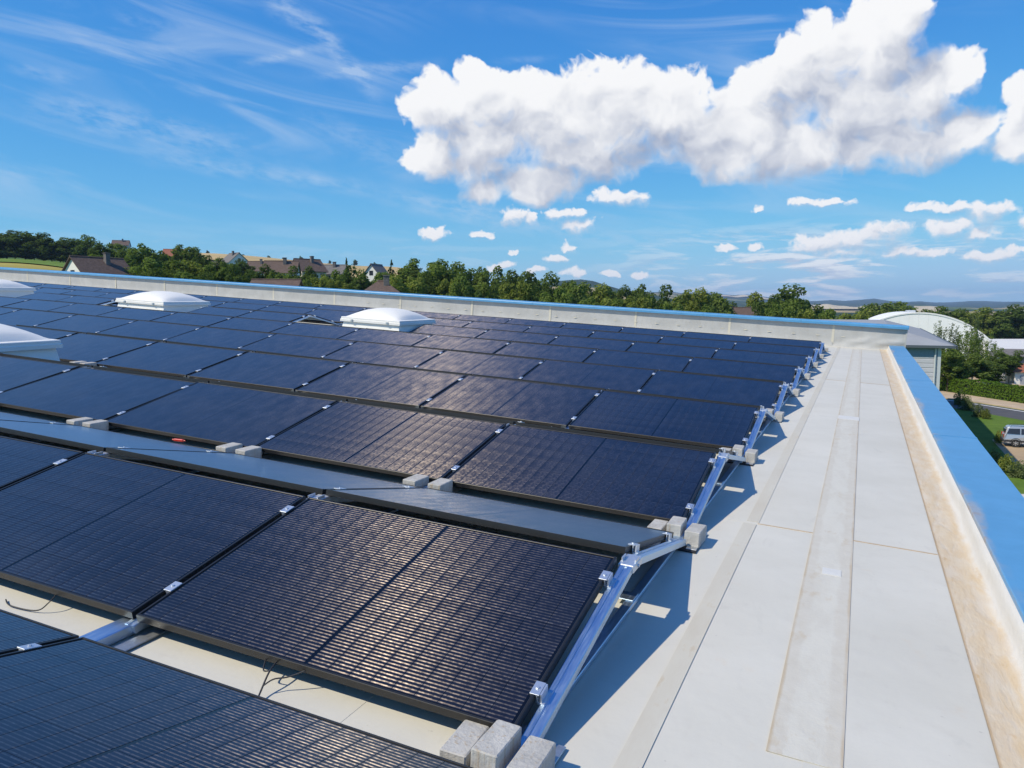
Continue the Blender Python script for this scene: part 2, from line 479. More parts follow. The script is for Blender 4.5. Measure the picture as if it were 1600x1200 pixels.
def strip_mat():
    """cover strip: grimy edges, cleaned worn middle"""
    m, t, b = new_mat('weld_strip')
    p = coords(t)
    x, y, z = t.sep(p)
    wn = t.noise(t.mul3(p, (3, 1.0, 1)), 2.4, 6, 0.7)
    wob = t.math('MULTIPLY', t.math('SUBTRACT', wn, 0.5), 0.12)
    d = t.math('ADD', t.math('ABSOLUTE', t.math('ADD', x, 0.004)), wob)
    mid = t.mapr(d, 0.050, 0.074, 1.0, 0.0)
    n = t.noise(p, 9.0, 6, 0.7)
    edge = t.mix(t.mapr(n, 0.3, 0.7), (.54, .505, .425), (.575, .545, .47))
    cen = t.mix(t.mapr(t.noise(t.mul3(p, (1, .35, 1)), 7.0, 6, 0.7), 0.42, 0.62), (.605, .585, .51), (.565, .54, .465))
    c = t.mix(t.math('MULTIPLY', mid, .8), edge, cen)
    stain = t.mapr(t.noise(t.mul3(p, (1, .5, 1)), 5.5, 5, 0.72), 0.56, 0.68)
    c = t.mix(t.math('MULTIPLY', stain, 0.45), c, (.49, .40, .27))
    lw = t.math('MULTIPLY_ADD', t.math('SUBTRACT', wn, 0.5), 0.03, t.math('ABSOLUTE', x))
    lip = t.math('MULTIPLY', t.mapr(lw, 0.106, 0.119), t.mapr(t.noise(p, 1.7, 4, .6), .35, .6, .3, 1.0))
    c = t.mix(t.math('MULTIPLY', lip, 0.6), c, (.44, .33, .19))
    t.link(c, b.inputs['Base Color'])
    b.inputs['Roughness'].default_value = 0.65
    b.inputs['Specular IOR Level'].default_value = 0.3
    bump(t, b, n, 0.004)
    return m
M['strip'] = strip_mat()
def skirt_mat():
    """membrane along the parapet where rusty silt has settled (the pool line follows the gutter)"""
    m, t, b = new_mat('silted_membrane')
    p = coords(t)
    x, y, z = t.sep(p)
    q = t.mul3(p, (1.6, .55, 1))
    n = t.noise(q, 4.0, 7, 0.68)
    n2 = t.noise(t.mul3(p, (2.0, .8, 1)), 4.5, 5, 0.62)
    n4 = t.noise(t.mul3(p, (2.2, .6, 1)), 5.0, 5, 0.60, 0.8)
    wob = t.math('MULTIPLY', t.math('SUBTRACT', t.math('ADD', t.math('MULTIPLY', n, .6), t.math('MULTIPLY', n4, .4)), 0.5), 0.22)
    xx = t.math('ADD', x, wob)
    silt = t.mapr(xx, 0.155, 0.215, 1.0, 0.0)
    silt = t.math('MULTIPLY', silt, t.mapr(z, 0.012, 0.03, 1.0, 0.12))
    silt = t.math('MULTIPLY', silt, t.mapr(n4, 0.30, 0.60, 0.62, 1.0))
    base = t.mix(n, (.60, .57, .51), (.65, .62, .57))
    si = t.mix(t.mapr(n2, 0.30, 0.70), (.58, .445, .275), (.61, .515, .375))
    c = t.mix(silt, base, si)
    sp_ = t.math('MULTIPLY', t.mapr(t.noise(t.mul3(p, (2.2, .8, 2)), 6.0, 4, .65), .60, .70), silt)
    c = t.mix(t.math('MULTIPLY', sp_, .5), c, (.47, .30, .13))
    edge = t.mapr(x, 0.004, 0.014, 1.0, 0.0)
    c = t.mix(t.math('MULTIPLY', edge, 0.7), c, (.40, .27, .14))
    t.link(c, b.inputs['Base Color'])
    b.inputs['Roughness'].default_value = 0.6
    b.inputs['Specular IOR Level'].default_value = 0.35
    bump(t, b, t.math('ADD', n, t.math('MULTIPLY', n4, 0.5)), 0.016)
    return m
M['skirt'] = skirt_mat()
def coping_mat(worn=True):
    m, t, b = new_mat('blue_coping_paint')
    p = coords(t)
    x, y, z = t.sep(p)
    n = t.noise(p, 3.0, 6, 0.65)
    c = t.mix(t.mapr(n, 0.3, 0.7), (.072, .255, .47), (.088, .295, .53))
    if not worn:
        t.link(c, b.inputs['Base Color'])
        b.inputs['Roughness'].default_value = 0.38
        return m
    # silt washed onto the inner edge of the metal
    q = t.mul3(p, (1, .5, 1))
    d = t.math('ADD', t.math('ADD', x, 0.195), t.math('MULTIPLY', t.math('SUBTRACT', t.noise(q, 2.0, 5, 0.65), 0.55), -0.30))
    dirt = t.math('MULTIPLY', t.mapr(d, 0.02, 0.09, 1.0, 0.0), t.mapr(t.noise(q, 0.8, 4, 0.6), 0.42, 0.56))
    c = t.mix(t.math('MULTIPLY', dirt, 0.6), c, (.38, .36, .33))
    rust = t.math('MULTIPLY', dirt, t.mapr(t.noise(p, 6.0, 4, 0.6), 0.5, 0.68))
    c = t.mix(t.math('MULTIPLY', rust, 0.7), c, (.32, .18, .07))
    v = t.n('ShaderNodeTexVoronoi', feature='F1')
    v.inputs['Scale'].default_value = 3.4
    v.inputs['Randomness'].default_value = 1.0
    t.link(p, v.inputs['Vector'])
    dsel = t.n('ShaderNodeSeparateColor')
    t.link(v.outputs['Color'], dsel.inputs[0])
    dots = t.math('MULTIPLY', t.mapr(v.outputs[0], 0.045, 0.06, 1.0, 0.0), t.math('GREATER_THAN', dsel.outputs[0], .62))
    c = t.mix(t.math('MULTIPLY', dots, 0.85), c, (.75, .78, .78))
    t.link(c, b.inputs['Base Color'])
    b.inputs['Roughness'].default_value = 0.42
    return m
M['coping'] = coping_mat()
M['coping_far'] = coping_mat(False)
def upstand_mat():
    m, t, b = new_mat('upstand_membrane')
    p = coords(t)
    n1 = t.noise(p, 1.6, 6, 0.62)
    n2 = t.noise(t.mul3(p, (1, 1, .3)), 9.0, 5, 0.7)
    c = t.mix(t.mapr(n1, 0.3, 0.7), (.375, .375, .365), (.445, .445, .435))
    c = t.mix(t.math('MULTIPLY', t.mapr(n2, 0.5, 0.75), 0.35), c, (.34, .31, .27))
    t.link(c, b.inputs['Base Color'])
    b.inputs['Roughness'].default_value = 0.65
    bump(t, b, t.math('ADD', n1, t.math('MULTIPLY', n2, 0.2)), 0.02)
    return m
M['upstand'] = upstand_mat()
def concrete_mat():
    m, t, b = new_mat('concrete_paver')
    p = coords(t)
    oi = t.n('ShaderNodeObjectInfo')
    q = t.vmath('ADD', p, t.mul3(oi.outputs['Location'], (3, 3, 0)))
    n1 = t.noise(q, 9.0, 6, 0.65)
    n2 = t.noise(q, 70.0, 3, 0.6)
    st = t.noise(t.mul3(q, (1, 1, .06)), 60.0, 3, 0.6)
    c = t.mix(t.mapr(n1, 0.3, 0.7), (.36, .35, .325), (.48, .465, .43))
    c = t.mix(t.math('MULTIPLY', t.mapr(n2, 0.45, 0.75), 0.22), c, (.62, .59, .54))
    c = t.mix(t.math('MULTIPLY', t.mapr(st, 0.55, 0.72), 0.75), c, (.36, .28, .19))
    t.link(c, b.inputs['Base Color'])
    b.inputs['Roughness'].default_value = 0.85
    bump(t, b, t.math('ADD', n2, st), 0.003)
    return m
M['concrete'] = concrete_mat()
M['curb'] = plain('skylight_curb_white', (.80, .785, .74), 0.5, 0, 0.04, 4)
def dome_mat():
    m, t, b = new_mat('opal_acrylic')
    n = t.noise(coords(t), 3.0, 5, 0.6)
    t.link(t.mix(n, (.78, .755, .69), (.84, .82, .76)), b.inputs['Base Color'])
    b.inputs['Roughness'].default_value = 0.5
    return m
M['dome'] = dome_mat()


# ------------------------------------------------------------------ mesh helpers
class MB:
    def __init__(s):
        s.v, s.f = [], []
    def add(s, vs_, fs_):
        o = len(s.v)
        s.v += [tuple(v) for v in vs_]
        s.f += [tuple(i + o for i in f) for f in fs_]
        return s
    def box(s, x0, x1, y0, y1, z0, z1, m=None):
        v = [(x0, y0, z0), (x1, y0, z0), (x1, y1, z0), (x0, y1, z0), (x0, y0, z1), (x1, y0, z1), (x1, y1, z1), (x0, y1, z1)]
        if m is not None:
            v = [m @ Vector(a) for a in v]
        return s.add(v, [(0, 3, 2, 1), (4, 5, 6, 7), (0, 1, 5, 4), (1, 2, 6, 5), (2, 3, 7, 6), (3, 0, 4, 7)])
    def bbox(s, x0, x1, y0, y1, z0, z1, c=0.004, m=None):
        """box with chamfered edges (top and uprights)"""
        rings = [(c, z0), (0, z0 + c), (0, z1 - c), (c, z1)]
        vs_, fs_ = [], []
        for ins, z in rings:
            a0, a1, b0, b1 = x0 + ins, x1 - ins, y0 + ins, y1 - ins
            k = c
            vs_ += [(a0 + k, b0, z), (a1 - k, b0, z), (a1, b0 + k, z), (a1, b1 - k, z), (a1 - k, b1, z), (a0 + k, b1, z), (a0, b1 - k, z), (a0, b0 + k, z)]
        for r in range(3):
            for i in range(8):
                j = (i + 1) % 8
                fs_.append((r * 8 + i, r * 8 + j, r * 8 + 8 + j, r * 8 + 8 + i))
        fs_ += [tuple(range(7, -1, -1)), tuple(range(24, 32))]
        if m is not None:
            vs_ = [m @ Vector(a) for a in vs_]
        return s.add(vs_, fs_)
    def prism(s, prof, a0, a1, axis='y', cap=True, m=None):
        """extrude a closed 2-D profile between a0 and a1 along an axis"""
        n = len(prof)
        def P(u, w, a):
            return {'y': (u, a, w), 'x': (a, u, w), 'z': (u, w, a)}[axis]
        vs_ = [P(u, w, a0) for u, w in prof] + [P(u, w, a1) for u, w in prof]
        fs_ = [(i, (i + 1) % n, (i + 1) % n + n, i + n) for i in range(n)]
        if cap:
            fs_ += [tuple(range(n - 1, -1, -1)), tuple(range(n, 2 * n))]
        if m is not None:
            vs_ = [m @ Vector(a) for a in vs_]
        return s.add(vs_, fs_)
    def tube(s, pts, r, seg=8, r1=None, cap=True):
        pts = [Vector(p) for p in pts]
        n = len(pts)
        vs_, fs_ = [], []
        for i, p in enumerate(pts):
            d = (pts[min(i + 1, n - 1)] - pts[max(i - 1, 0)]).normalized()
            u = d.orthogonal().normalized() if i == 0 else (u - d * u.dot(d)).normalized()
            w = d.cross(u)
            rr = r if r1 is None else r + (r1 - r) * i / max(1, n - 1)
            for k in range(seg):
                a = 2 * math.pi * k / seg
                vs_.append(p + (u * math.cos(a) + w * math.sin(a)) * rr)
        for i in range(n - 1):
            for k in range(seg):
                j = (k + 1) % seg
                fs_.append((i * seg + k, i * seg + j, i * seg + seg + j, i * seg + seg + k))
        if cap:
            fs_ += [tuple(range(seg - 1, -1, -1)), tuple(range((n - 1) * seg, n * seg))]
        return s.add(vs_, fs_)
    def mesh(s, name, mat=None, smooth=False):
        me = bpy.data.meshes.new(name)
        me.from_pydata(s.v, [], s.f)
        if mat is not None:
            me.materials.append(mat)
        if smooth:
            me.polygons.foreach_set('use_smooth', [True] * len(me.polygons))
        me.update()
        return me
def fixnormals(me):
    import bmesh
    bm = bmesh.new()
    bm.from_mesh(me)
    bmesh.ops.recalc_face_normals(bm, faces=bm.faces)
    bm.to_mesh(me)
    bm.free()
    return me
def link(name, data, parent=None, mw=None):
    o = bpy.data.objects.new(name, data)
    COL.objects.link(o)
    if parent is not None:
        o.parent = parent
    if mw is not None:
        o.matrix_basis = mw
    return o
def tag(o, label, cat, group=None):
    o['label'] = label
    o['category'] = cat
    if group:
        o['group'] = group
    return o
def struct(o, label=None):
    o['kind'] = 'structure'
    if label:
        o['label'] = label
    return o
def T(x, y, z=0.0):
    return Matrix.Translation((x, y, z))
def RX(a): return Matrix.Rotation(a, 4, 'X')
def RY(a): return Matrix.Rotation(a, 4, 'Y')
def RZ(a): return Matrix.Rotation(a, 4, 'Z')
ORD = ['first', 'second', 'third', 'fourth', 'fifth', 'sixth', 'seventh', 'eighth', 'ninth', 'tenth', 'eleventh', 'twelfth',
       'thirteenth', 'fourteenth', 'fifteenth', 'sixteenth', 'seventeenth', 'eighteenth', 'nineteenth', 'twentieth',
       'twenty-first', 'twenty-second', 'twenty-third', 'twenty-fourth', 'twenty-fifth', 'twenty-sixth', 'twenty-seventh']
def ordw(i):
    return ORD[i] if i < len(ORD) else f'{i + 1}th'

# ------------------------------------------------------------------ the roof
XL, XR = -46.0, 2.10
YN, YF = -9.0, 23.75
roof_me = MB().box(XL, XR - .02, YN, YF + .35, -0.35, -0.004).mesh('roof', M['membrane'])
roof = struct(link('roof', roof_me, None, ROOF), 'pale grey flat roof draining towards the blue edge')
# membrane sheets: each a thin sheet lapped over its neighbour
xb = [1.47, 0.86, -0.62, -2.1]
while xb[-1] > XL + 2:
    xb.append(xb[-1] - 1.48)
sheet_cache = {}
def sheet(x0, x1, y0, y1, z):
    k = (round(x1 - x0, 3), round(y1 - y0, 3))
    if k not in sheet_cache:
        w, h = k[0] / 2, k[1] / 2
        nx, ny = 4, 8
        mb = MB()
        vs_ = []
        for j in range(ny + 1):
            for i in range(nx + 1):
                vs_.append((-w + 2 * w * i / nx, -h + 2 * h * j / ny, 0.0))
        fs_ = [(j * (nx + 1) + i, j * (nx + 1) + i + 1, (j + 1) * (nx + 1) + i + 1, (j + 1) * (nx + 1) + i) for j in range(ny) for i in range(nx)]
        n0 = len(vs_)
        c = [(-w, -h), (w, -h), (w, h), (-w, h)]
        vs_ += [(a, b, 0) for a, b in c] + [(a, b, -0.0022) for a, b in c]
        fs_ += [(n0 + i, n0 + 4 + i, n0 + 4 + (i + 1) % 4, n0 + (i + 1) % 4)[::-1] for i in range(4)]
        mb.add(vs_, fs_)
        sheet_cache[k] = mb.mesh('membrane_sheet', M['membrane'])
    return link('membrane_sheet', sheet_cache[k], roof, T((x0 + x1) / 2, (y0 + y1) / 2, z))
ysplits = [[YN, -3.1, 3.32, 13.4, YF], [YN, -3.1, 3.32, 13.4, YF], [YN, -5.0, 1.8, 8.2, 14.8, YF], [YN, -1.4, 5.3, 12.2, 18.9, YF]]
for i in range(len(xb) - 1):
    ys = ysplits[i] if i < 2 else ysplits[2 + i % 2]
    if xb[i] < -14:
        ys = ys[2:]
    for j in range(len(ys) - 1):
        sheet(xb[i + 1], xb[i], ys[j], ys[j + 1] - 0.0, 0.0008 + 0.0011 * ((i + j) % 2))
# narrow lap strips with grime along the walkway seams
def lap(x0, x1, y0, y1, z, mat, name):
    w, h = (x1 - x0) / 2, (y1 - y0) / 2
    me = MB().box(-w, w, -h, h, -0.0025, 0.0).mesh(name, mat)
    return link(name, me, roof, T((x0 + x1) / 2, (y0 + y1) / 2, z))
def lap_mat():
    m, t, b = new_mat('grimy_lap')
    p = coords(t)
    n = t.noise(t.mul3(p, (2, .5, 1)), 3.0, 6, .68)
    c = t.mix(t.mapr(n, .3, .7), (.53, .49, .40), (.575, .55, .465))
    c = t.mix(t.math('MULTIPLY', t.mapr(t.noise(t.mul3(p, (2, .6, 1)), 5.0, 5, .7), .56, .68), .5), c, (.48, .38, .24))
    t.link(c, b.inputs['Base Color'])
    b.inputs['Roughness'].default_value = .65
    return m
lapm = lap_mat()
lap(0.74, 0.985, 0.62, 8.62, 0.0052, M['strip'], 'weld_strip')
lap(0.74, 0.985, 8.86, 22.9, 0.0052, M['strip'], 'weld_strip')
patch = plain('fresh_patch', (.62, .61, .57), 0.6, 0, 0.06, 8, 0.003)
lap(0.742, 0.99, 8.60, 8.90, 0.0074, patch, 'patch')
lap(0.83, 0.93, 2.55, 2.66, 0.0076, patch, 'patch')
lap(0.755, 0.965, -5.5, 0.50, 0.0052, lapm, 'weld_strip')
lap(0.30, 0.385, -6.0, 3.30, 0.0050, lapm, 'lap_seam')
lap(0.315, 0.395, 3.36, 23.4, 0.0050, lapm, 'lap_seam')
seam = plain('dirty_seam', (.46, .34, .21), 0.7, 0, 0.25, 14)
for (x0, x1, y, w) in ((0.39, 0.74, 3.33, .010), (0.985, 1.465, 3.31, .012), (0.39, 0.74, 13.4, .014), (0.985, 1.465, 13.4, .014)):
    lap(x0, x1, y - w / 2, y + w / 2, 0.0046, seam, 'cross_seam')

# ------------------------------------------------------------------ right-hand parapet
par = tag(link('roof_edge_parapet', None, None, ROOF), 'low membrane-covered parapet with wide blue metal coping along the right roof edge', 'parapet')
def skirt_piece(y0, y1):
    """floor skirt running up over the cant strip; wrinkled"""
    prof = [(0.0, 0.0045), (0.05, .004), (0.10, .004), (0.150, .0045), (0.178, .007), (0.193, .017), (0.204, .040), (0.211, .075), (0.218, .105), (0.232, .120), (0.262, .124)]
    ny = max(4, int((y1 - y0) / 0.12))
    vs_, fs_ = [], []
    for j in range(ny + 1):
        y = y0 + (y1 - y0) * j / ny
        for i, (x, z) in enumerate(prof):
            wv = 0.0
            if 0 < i < 9:
                wv = 0.008 * math.sin(y * 2.1 + x * 9) * math.sin(y * .83 + 1.3) + 0.005 * math.sin(y * 7.7 + x * 30) * max(0, math.sin(y * .61)) + 0.006 * max(0, math.sin(y * 4.3 - x * 22)) ** 3
            vs_.append((x + (wv * .8 if i > 3 else 0), y, z + (max(wv, -.003) if i < 5 else wv * .4)))
    k = len(prof)
    fs_ = [(j * k + i, j * k + i + 1, (j + 1) * k + i + 1, (j + 1) * k + i) for j in range(ny) for i in range(k - 1)]
    me = MB().add(vs_, fs_).mesh('membrane_skirt', M['skirt'], True)
    return link('membrane_skirt', me, par, T(1.47, 0, 0))
for a, b in ((YN, -0.6), (-0.6, 5.6), (5.6, 12.4), (12.4, 18.6), (18.6, YF - .02)):
    skirt_piece(a, b)
link('parapet_core', MB().box(1.735, 2.085, YN, YF - .01, -0.02, 0.125).mesh('parapet_core', M['upstand']), par)
cap_prof = [(-0.197, -0.014), (-0.197, -0.045), (-0.192, -0.045), (-0.192, -0.006), (0.200, 0.004), (0.200, -0.075), (0.206, -0.075), (0.206, 0.006), (0.202, 0.010), (-0.192, 0.0), (-0.197, -0.004)]
yc = YN
for L_ in (4.6, 6.1, 5.55, 6.0, 6.05, 4.4):
    y1 = min(yc + L_, YF - .16)
    h = (y1 - yc) / 2 - .004
    me = fixnormals(MB().prism(cap_prof[::-1], -h, h, 'y').mesh('coping_segment', M['coping']))
    link('coping_segment', me, par, T(1.903, yc + h + .004, 0.150))
    jm = fixnormals(MB().prism([(x * 1.012, z + .0035) for x, z in cap_prof][::-1], -.035, .035, 'y').mesh('joint_cover', M['coping']))
    if y1 < YF - .2:
        link('joint_cover', jm, par, T(1.903, y1, 0.150))
    yc = y1

# ------------------------------------------------------------------ far parapet
WH = 0.70
fw = tag(link('far_parapet', None, None, ROOF), 'taller grey membrane-clad parapet with slim blue coping across the far end of the roof', 'parapet')
def wall_piece(x0, x1, wrinkle):
    nx = max(6, int((x1 - x0) / (0.05 if wrinkle else 0.25)))
    nz = 10 if wrinkle else 5
    vs_, fs_ = [], []
    for j in range(nz + 1):
        for i in range(nx + 1):
            x = x0 + (x1 - x0) * i / nx
            z = WH * j / nz
            d = 0.012 * math.sin(x * 1.7 + z * 2) * (1 - j / nz)
            if wrinkle:
                u = (x - x0) / (x1 - x0)
                for (a, b, s_, w_, am) in ((.30, .05, .45, .05, .05), (.55, .02, .40, .06, .06), (.80, .12, .30, .05, .05), (.16, .0, .3, .05, .03)):
                    c = b + s_ * max(0, u - a + .25)
                    d += am * math.exp(-((z - c) / w_) ** 2) * max(0, 1 - abs(u - a - .12) / .3)
            vs_.append((x, -d - (0.05 * max(0, 1 - z / .05) if j == 0 else 0), z + .002))
    k = nx + 1
    fs_ = [(j * k + i, j * k + i + 1, (j + 1) * k + i + 1, (j + 1) * k + i) for j in range(nz) for i in range(nx)]
    me = MB().add(vs_, fs_).mesh('upstand_sheet', M['upstand'], True)
    return link('upstand_sheet', me, fw, T(0, YF, 0))
xw = 2.14
first = True
while xw > XL:
    wdt = 2.0 if first else 3.1
    wall_piece(xw - wdt, xw + (0 if first else .004), first)
    if not first:
        link('sheet_lap', MB().box(-.035, .035, -.006, .0, 0.03, WH).mesh('sheet_lap', lapm), fw, T(xw, YF - .004, 0))
    xw -= wdt
    first = False
link('parapet_core', MB().box(XL, 2.13, .05, .30, -0.3, WH - .01).mesh('parapet_core', M['upstand']), fw, T(0, YF, 0))
# membrane fold over the corner
link('corner_fold', MB().box(2.12, 2.16, -.02, .32, 0.10, WH).mesh('corner_fold', M['upstand']), fw, T(0, YF, 0))
cp = []
for k in range(9):
    a = math.pi * k / 8
    cp.append((-0.05 - .0 + .18 - .23 * math.cos(a) * 1.0, .03 * math.sin(a) + 0.045))
cap2 = [(-.10, -.07), (-.085, -.07)] + [(.16 - .26 * math.cos(a), .035 + .03 * math.sin(a)) for a in [math.pi * k / 10 for k in range(11)]] + [(.42, -.07), (.405, -.07), (.40, .02), (-.085, .02)]
cap2 = [(-.10, -.055), (-.10, .01), (-.085, .032), (-.05, .046), (0.0, .054), (.20, .058), (.36, .054), (.40, .04), (.415, .01), (.415, -.055), (.40, -.055), (.39, .0), (-.08, .0), (-.088, -.055)]
xc = 2.19
ii = 0
while xc > XL:
    x0 = max(XL, xc - 3.0)
    me = fixnormals(MB().prism(cap2, -(xc - x0) / 2 + .003, (xc - x0) / 2 - .003, 'x').mesh('coping_segment', M['coping_far'], False))
    link('coping_segment', me, fw, T((x0 + xc) / 2, YF, WH))
    xc = x0
    ii += 1
# fixing washers welded under small oval patches
wme = MB()
vs_ = [(0, -.0025, 0)] + [(.06 * math.cos(a), -.0005, .016 * math.sin(a)) for a in [2 * math.pi * k / 14 for k in range(14)]]
wme.add(vs_, [(0, 1 + (k + 1) % 14, 1 + k) for k in range(14)])
wm = fixnormals(wme.mesh('fixing_patch', lapm))
for i in range(26):
    link('fixing_patch', wm, fw, T(1.15 - i * .72, YF - .016, .30 + .01 * math.sin(i * 3.1)))

# body of the hall under the roof
hall_mat = plain('hall_cladding', (.42, .44, .46), 0.5, 0.2, 0.05, 2)
base_lo = -(CAM_Z + 1.0)
struct(link('hall_walls', MB().box(XL, XR - .03, YN, YF + .33, base_lo, -0.36).mesh('hall_walls', hall_mat), None, ROOF), 'grey walls of the hall under the roof')

# ------------------------------------------------------------------ solar array
LP, PP, SL = 1.745, 2.60942503, 0.21315788
PLEN, PWID = 1.722, 1.134
QF, QB = 0.030, 0.117
ZL = 0.10
cs, sn = math.cos(SL), math.sin(SL)
ZRIDGE = ZL + PWID * sn
def frame_mesh():
    hx, hy = PLEN / 2, PWID / 2
    rings = [(0, -.032), (0, -.0018), (.0018, 0), (.0095, 0), (.011, -.0012), (.011, -.006)]
    vs_, fs_ = [], []
    for ins, z in rings:
        vs_ += [(-hx + ins, -hy + ins, z), (hx - ins, -hy + ins, z), (hx - ins, hy - ins, z), (-hx + ins, hy - ins, z)]
    for r in range(len(rings) - 1):
        for i in range(4):
            j = (i + 1) % 4
            fs_.append((r * 4 + i, r * 4 + j, r * 4 + 4 + j, r * 4 + 4 + i))
    # bottom flange
    n0 = len(vs_)
    for ins in (0, .028):
        vs_ += [(-hx + ins, -hy + ins, -.032), (hx - ins, -hy + ins, -.032), (hx - ins, hy - ins, -.032), (-hx + ins, hy - ins, -.032)]
    for i in range(4):
        j = (i + 1) % 4
        fs_.append((n0 + j, n0 + i, n0 + 4 + i, n0 + 4 + j))
    return MB().add(vs_, fs_).mesh('frame', M['frame'])
FRAME = frame_mesh()
hx, hy = PLEN / 2 - .0105, PWID / 2 - .0105
LAM = MB().box(-hx, hx, -hy, hy, -.0075, -.0035).mesh('laminate', M['pv'])
LAMB = MB().box(-hx, hx, -hy, hy, -.0075, -.0040).mesh('laminate', M['backsheet'])
CELL = MB().box(-.0452, .0452, -.0912, .0912, -.0005, 0).mesh('cell', M['cell'])
JBOX = MB().bbox(-.05, .05, -.03, .03, -.025, -.008, .004).mesh('junction_box', M['rubber'])

def panel(c, r, back, label, near):
    xc_ = -(c + .5) * LP
    if not back:
        yt, zt = r * PP + PP / 2 - QF, ZRIDGE
        yc_, zc_ = yt - PWID / 2 * cs, zt - PWID / 2 * sn
        mw = ROOF @ T(xc_, yc_, zc_) @ RX(SL)
    else:
        yt, zt = r * PP + PP / 2 + QB, ZRIDGE
        yc_, zc_ = yt + PWID / 2 * cs, zt - PWID / 2 * sn
        mw = ROOF @ T(xc_, yc_, zc_) @ RZ(math.pi) @ RX(SL)
    # every panel sits a millimetre or two off its neighbours
    mw = mw @ T(random.uniform(-.002, .002), random.uniform(-.003, .003), random.uniform(-.001, .001)) @ RX(random.uniform(-.007, .007)) @ RY(random.uniform(-.004, .004))
    e = link('solar_panel', None, None, mw)
    e.empty_display_size = .2
    tag(e, label, 'solar panel', 'black solar panels of the roof array')
    link('frame', FRAME, e)
    if near:
        link('laminate', LAMB, e)
        for i in range(18):
            x = (i - 8.5) * .0925 + (.007 if i > 8 else -.007)
            for j in range(6):
                link('cell', CELL, e, T(x, (j - 2.5) * .184, -.0032))
    else:
        link('laminate', LAM, e)
    return e

NROW = 8
def ncols(r):
    # how far left each row stays in the picture (plus two)
    return {-1: 4, 0: 4, 1: 5, 2: 7, 3: 10, 4: 12, 5: 15, 6: 17, 7: 19}[r]
GAPS = {1: {5, 6}, 5: {5, 6, 9, 10, 13, 14}}
def rowname(r):
    return 'nearest' if r == 0 else ordw(r)
NEAR = {(0, 0, False), (0, 1, False), (0, 2, False), (1, 0, False), (1, 1, False), (-1, 0, True), (-1, 1, True), (2, 0, False)}
for r in range(-1, NROW):
    for back in (False, True):
        if r == -1 and not back:
            continue
        for c in range(ncols(r)):
            if c in GAPS.get(r, ()):
                continue
            if r == -1:
                lab = f'foreground solar panel sloping away from the camera, {ordw(c)} from the walkway'
            elif not back:
                lab = f'front-slope solar panel, {ordw(c)} from walkway, {"nearest tented row" if r == 0 else ordw(r) + " tented row back"}'
            else:
                lab = f'rear-slope solar panel, {ordw(c)} from walkway, {"nearest tented row" if r == 0 else ordw(r) + " tented row back"}'
            panel(c, r, back, lab, (r, c, back) in NEAR)

# ---- mounting frames under every joint
RAILW, RAILH = 0.058, 0.036
def rail_profile(w, h, lip=.004):
    return [(-w / 2, -h), (w / 2, -h), (w / 2, -lip), (w / 2 - lip, 0), (w * .14, 0), (w * .11, -.006), (-w * .11, -.006), (-w * .14, 0), (-w / 2 + lip, 0), (-w / 2, -lip)]
RAIL_F = fixnormals(MB().prism(rail_profile(RAILW, RAILH), -.60, .575, 'y').mesh('front_rail', M['rail']))
RAIL_B = fixnormals(MB().prism(rail_profile(RAILW, RAILH), -.60, .575, 'y').mesh('rear_rail', M['rail']))
# clamp: little bridge with bolt
cm = MB().bbox(-.021, .021, -.034, .034, -.001, .0045, .001)
cm.box(-.010, .010, -.034, .034, -.034, -.001)
cm.tube([(0, 0, .004), (0, 0, .0105)], .0065, 6)
CLAMP = fixnormals(cm.mesh('mid_clamp', M['clamp']))
em = MB().bbox(-.030, .006, -.034, .034, -.001, .0045, .001)
em.box(-.006, -.001, -.034, .034, -.034, -.001)
em.box(-.006, .024, -.034, .034, -.036, -.030)
em.tube([(-.012, 0, .004), (-.012, 0, .009)], .0075, 6)
em.box(.008, .014, -.030, .030, -.030, .004)
ECLAMP = fixnormals(em.mesh('end_clamp', M['clamp']))
BASE = MB()
BASE.bbox(-.062, -.014, -1.30, 1.33, .006, .030, .003)
BASEM = fixnormals(BASE.mesh('base_rail', M['rail']))
PADM = MB().box(-.075, -.022, -1.36, 1.40, 0.0045, .0060).mesh('protection_mat', M['rubber'])
VAL = MB().bbox(-.085, .005, -.16, .22, .012, .058, .004)
VALM = fixnormals(VAL.mesh('valley_foot', M['rail']))
VAL2 = MB().bbox(.034, .098, -.15, .23, .011, .016, .002)
VALM2 = fixnormals(VAL2.mesh('foot_plate', M['galv']))
BRK = MB()
BRK.bbox(-.037, .037, -.072, .080, -.030, .006, .003)
BRK.tube([(-.045, 0, -.012), (.045, 0, -.012)], .008, 8)
BRK.box(-.034, -.028, -.03, .03, .004, .022)
BRK.box(.028, .034, -.03, .03, .004, .022)
BRKM = fixnormals(BRK.mesh('ridge_bracket', M['clamp']))
CROSS = MB().bbox(-.115, -.020, .24, .345, .031, .036, .002)
CROSSM = fixnormals(CROSS.mesh('cross_bracket', M['rail']))
CAPM = MB().box(-.010, .004, -.005, .030, -.060, -.004).mesh('end_cap', M['rubber'])

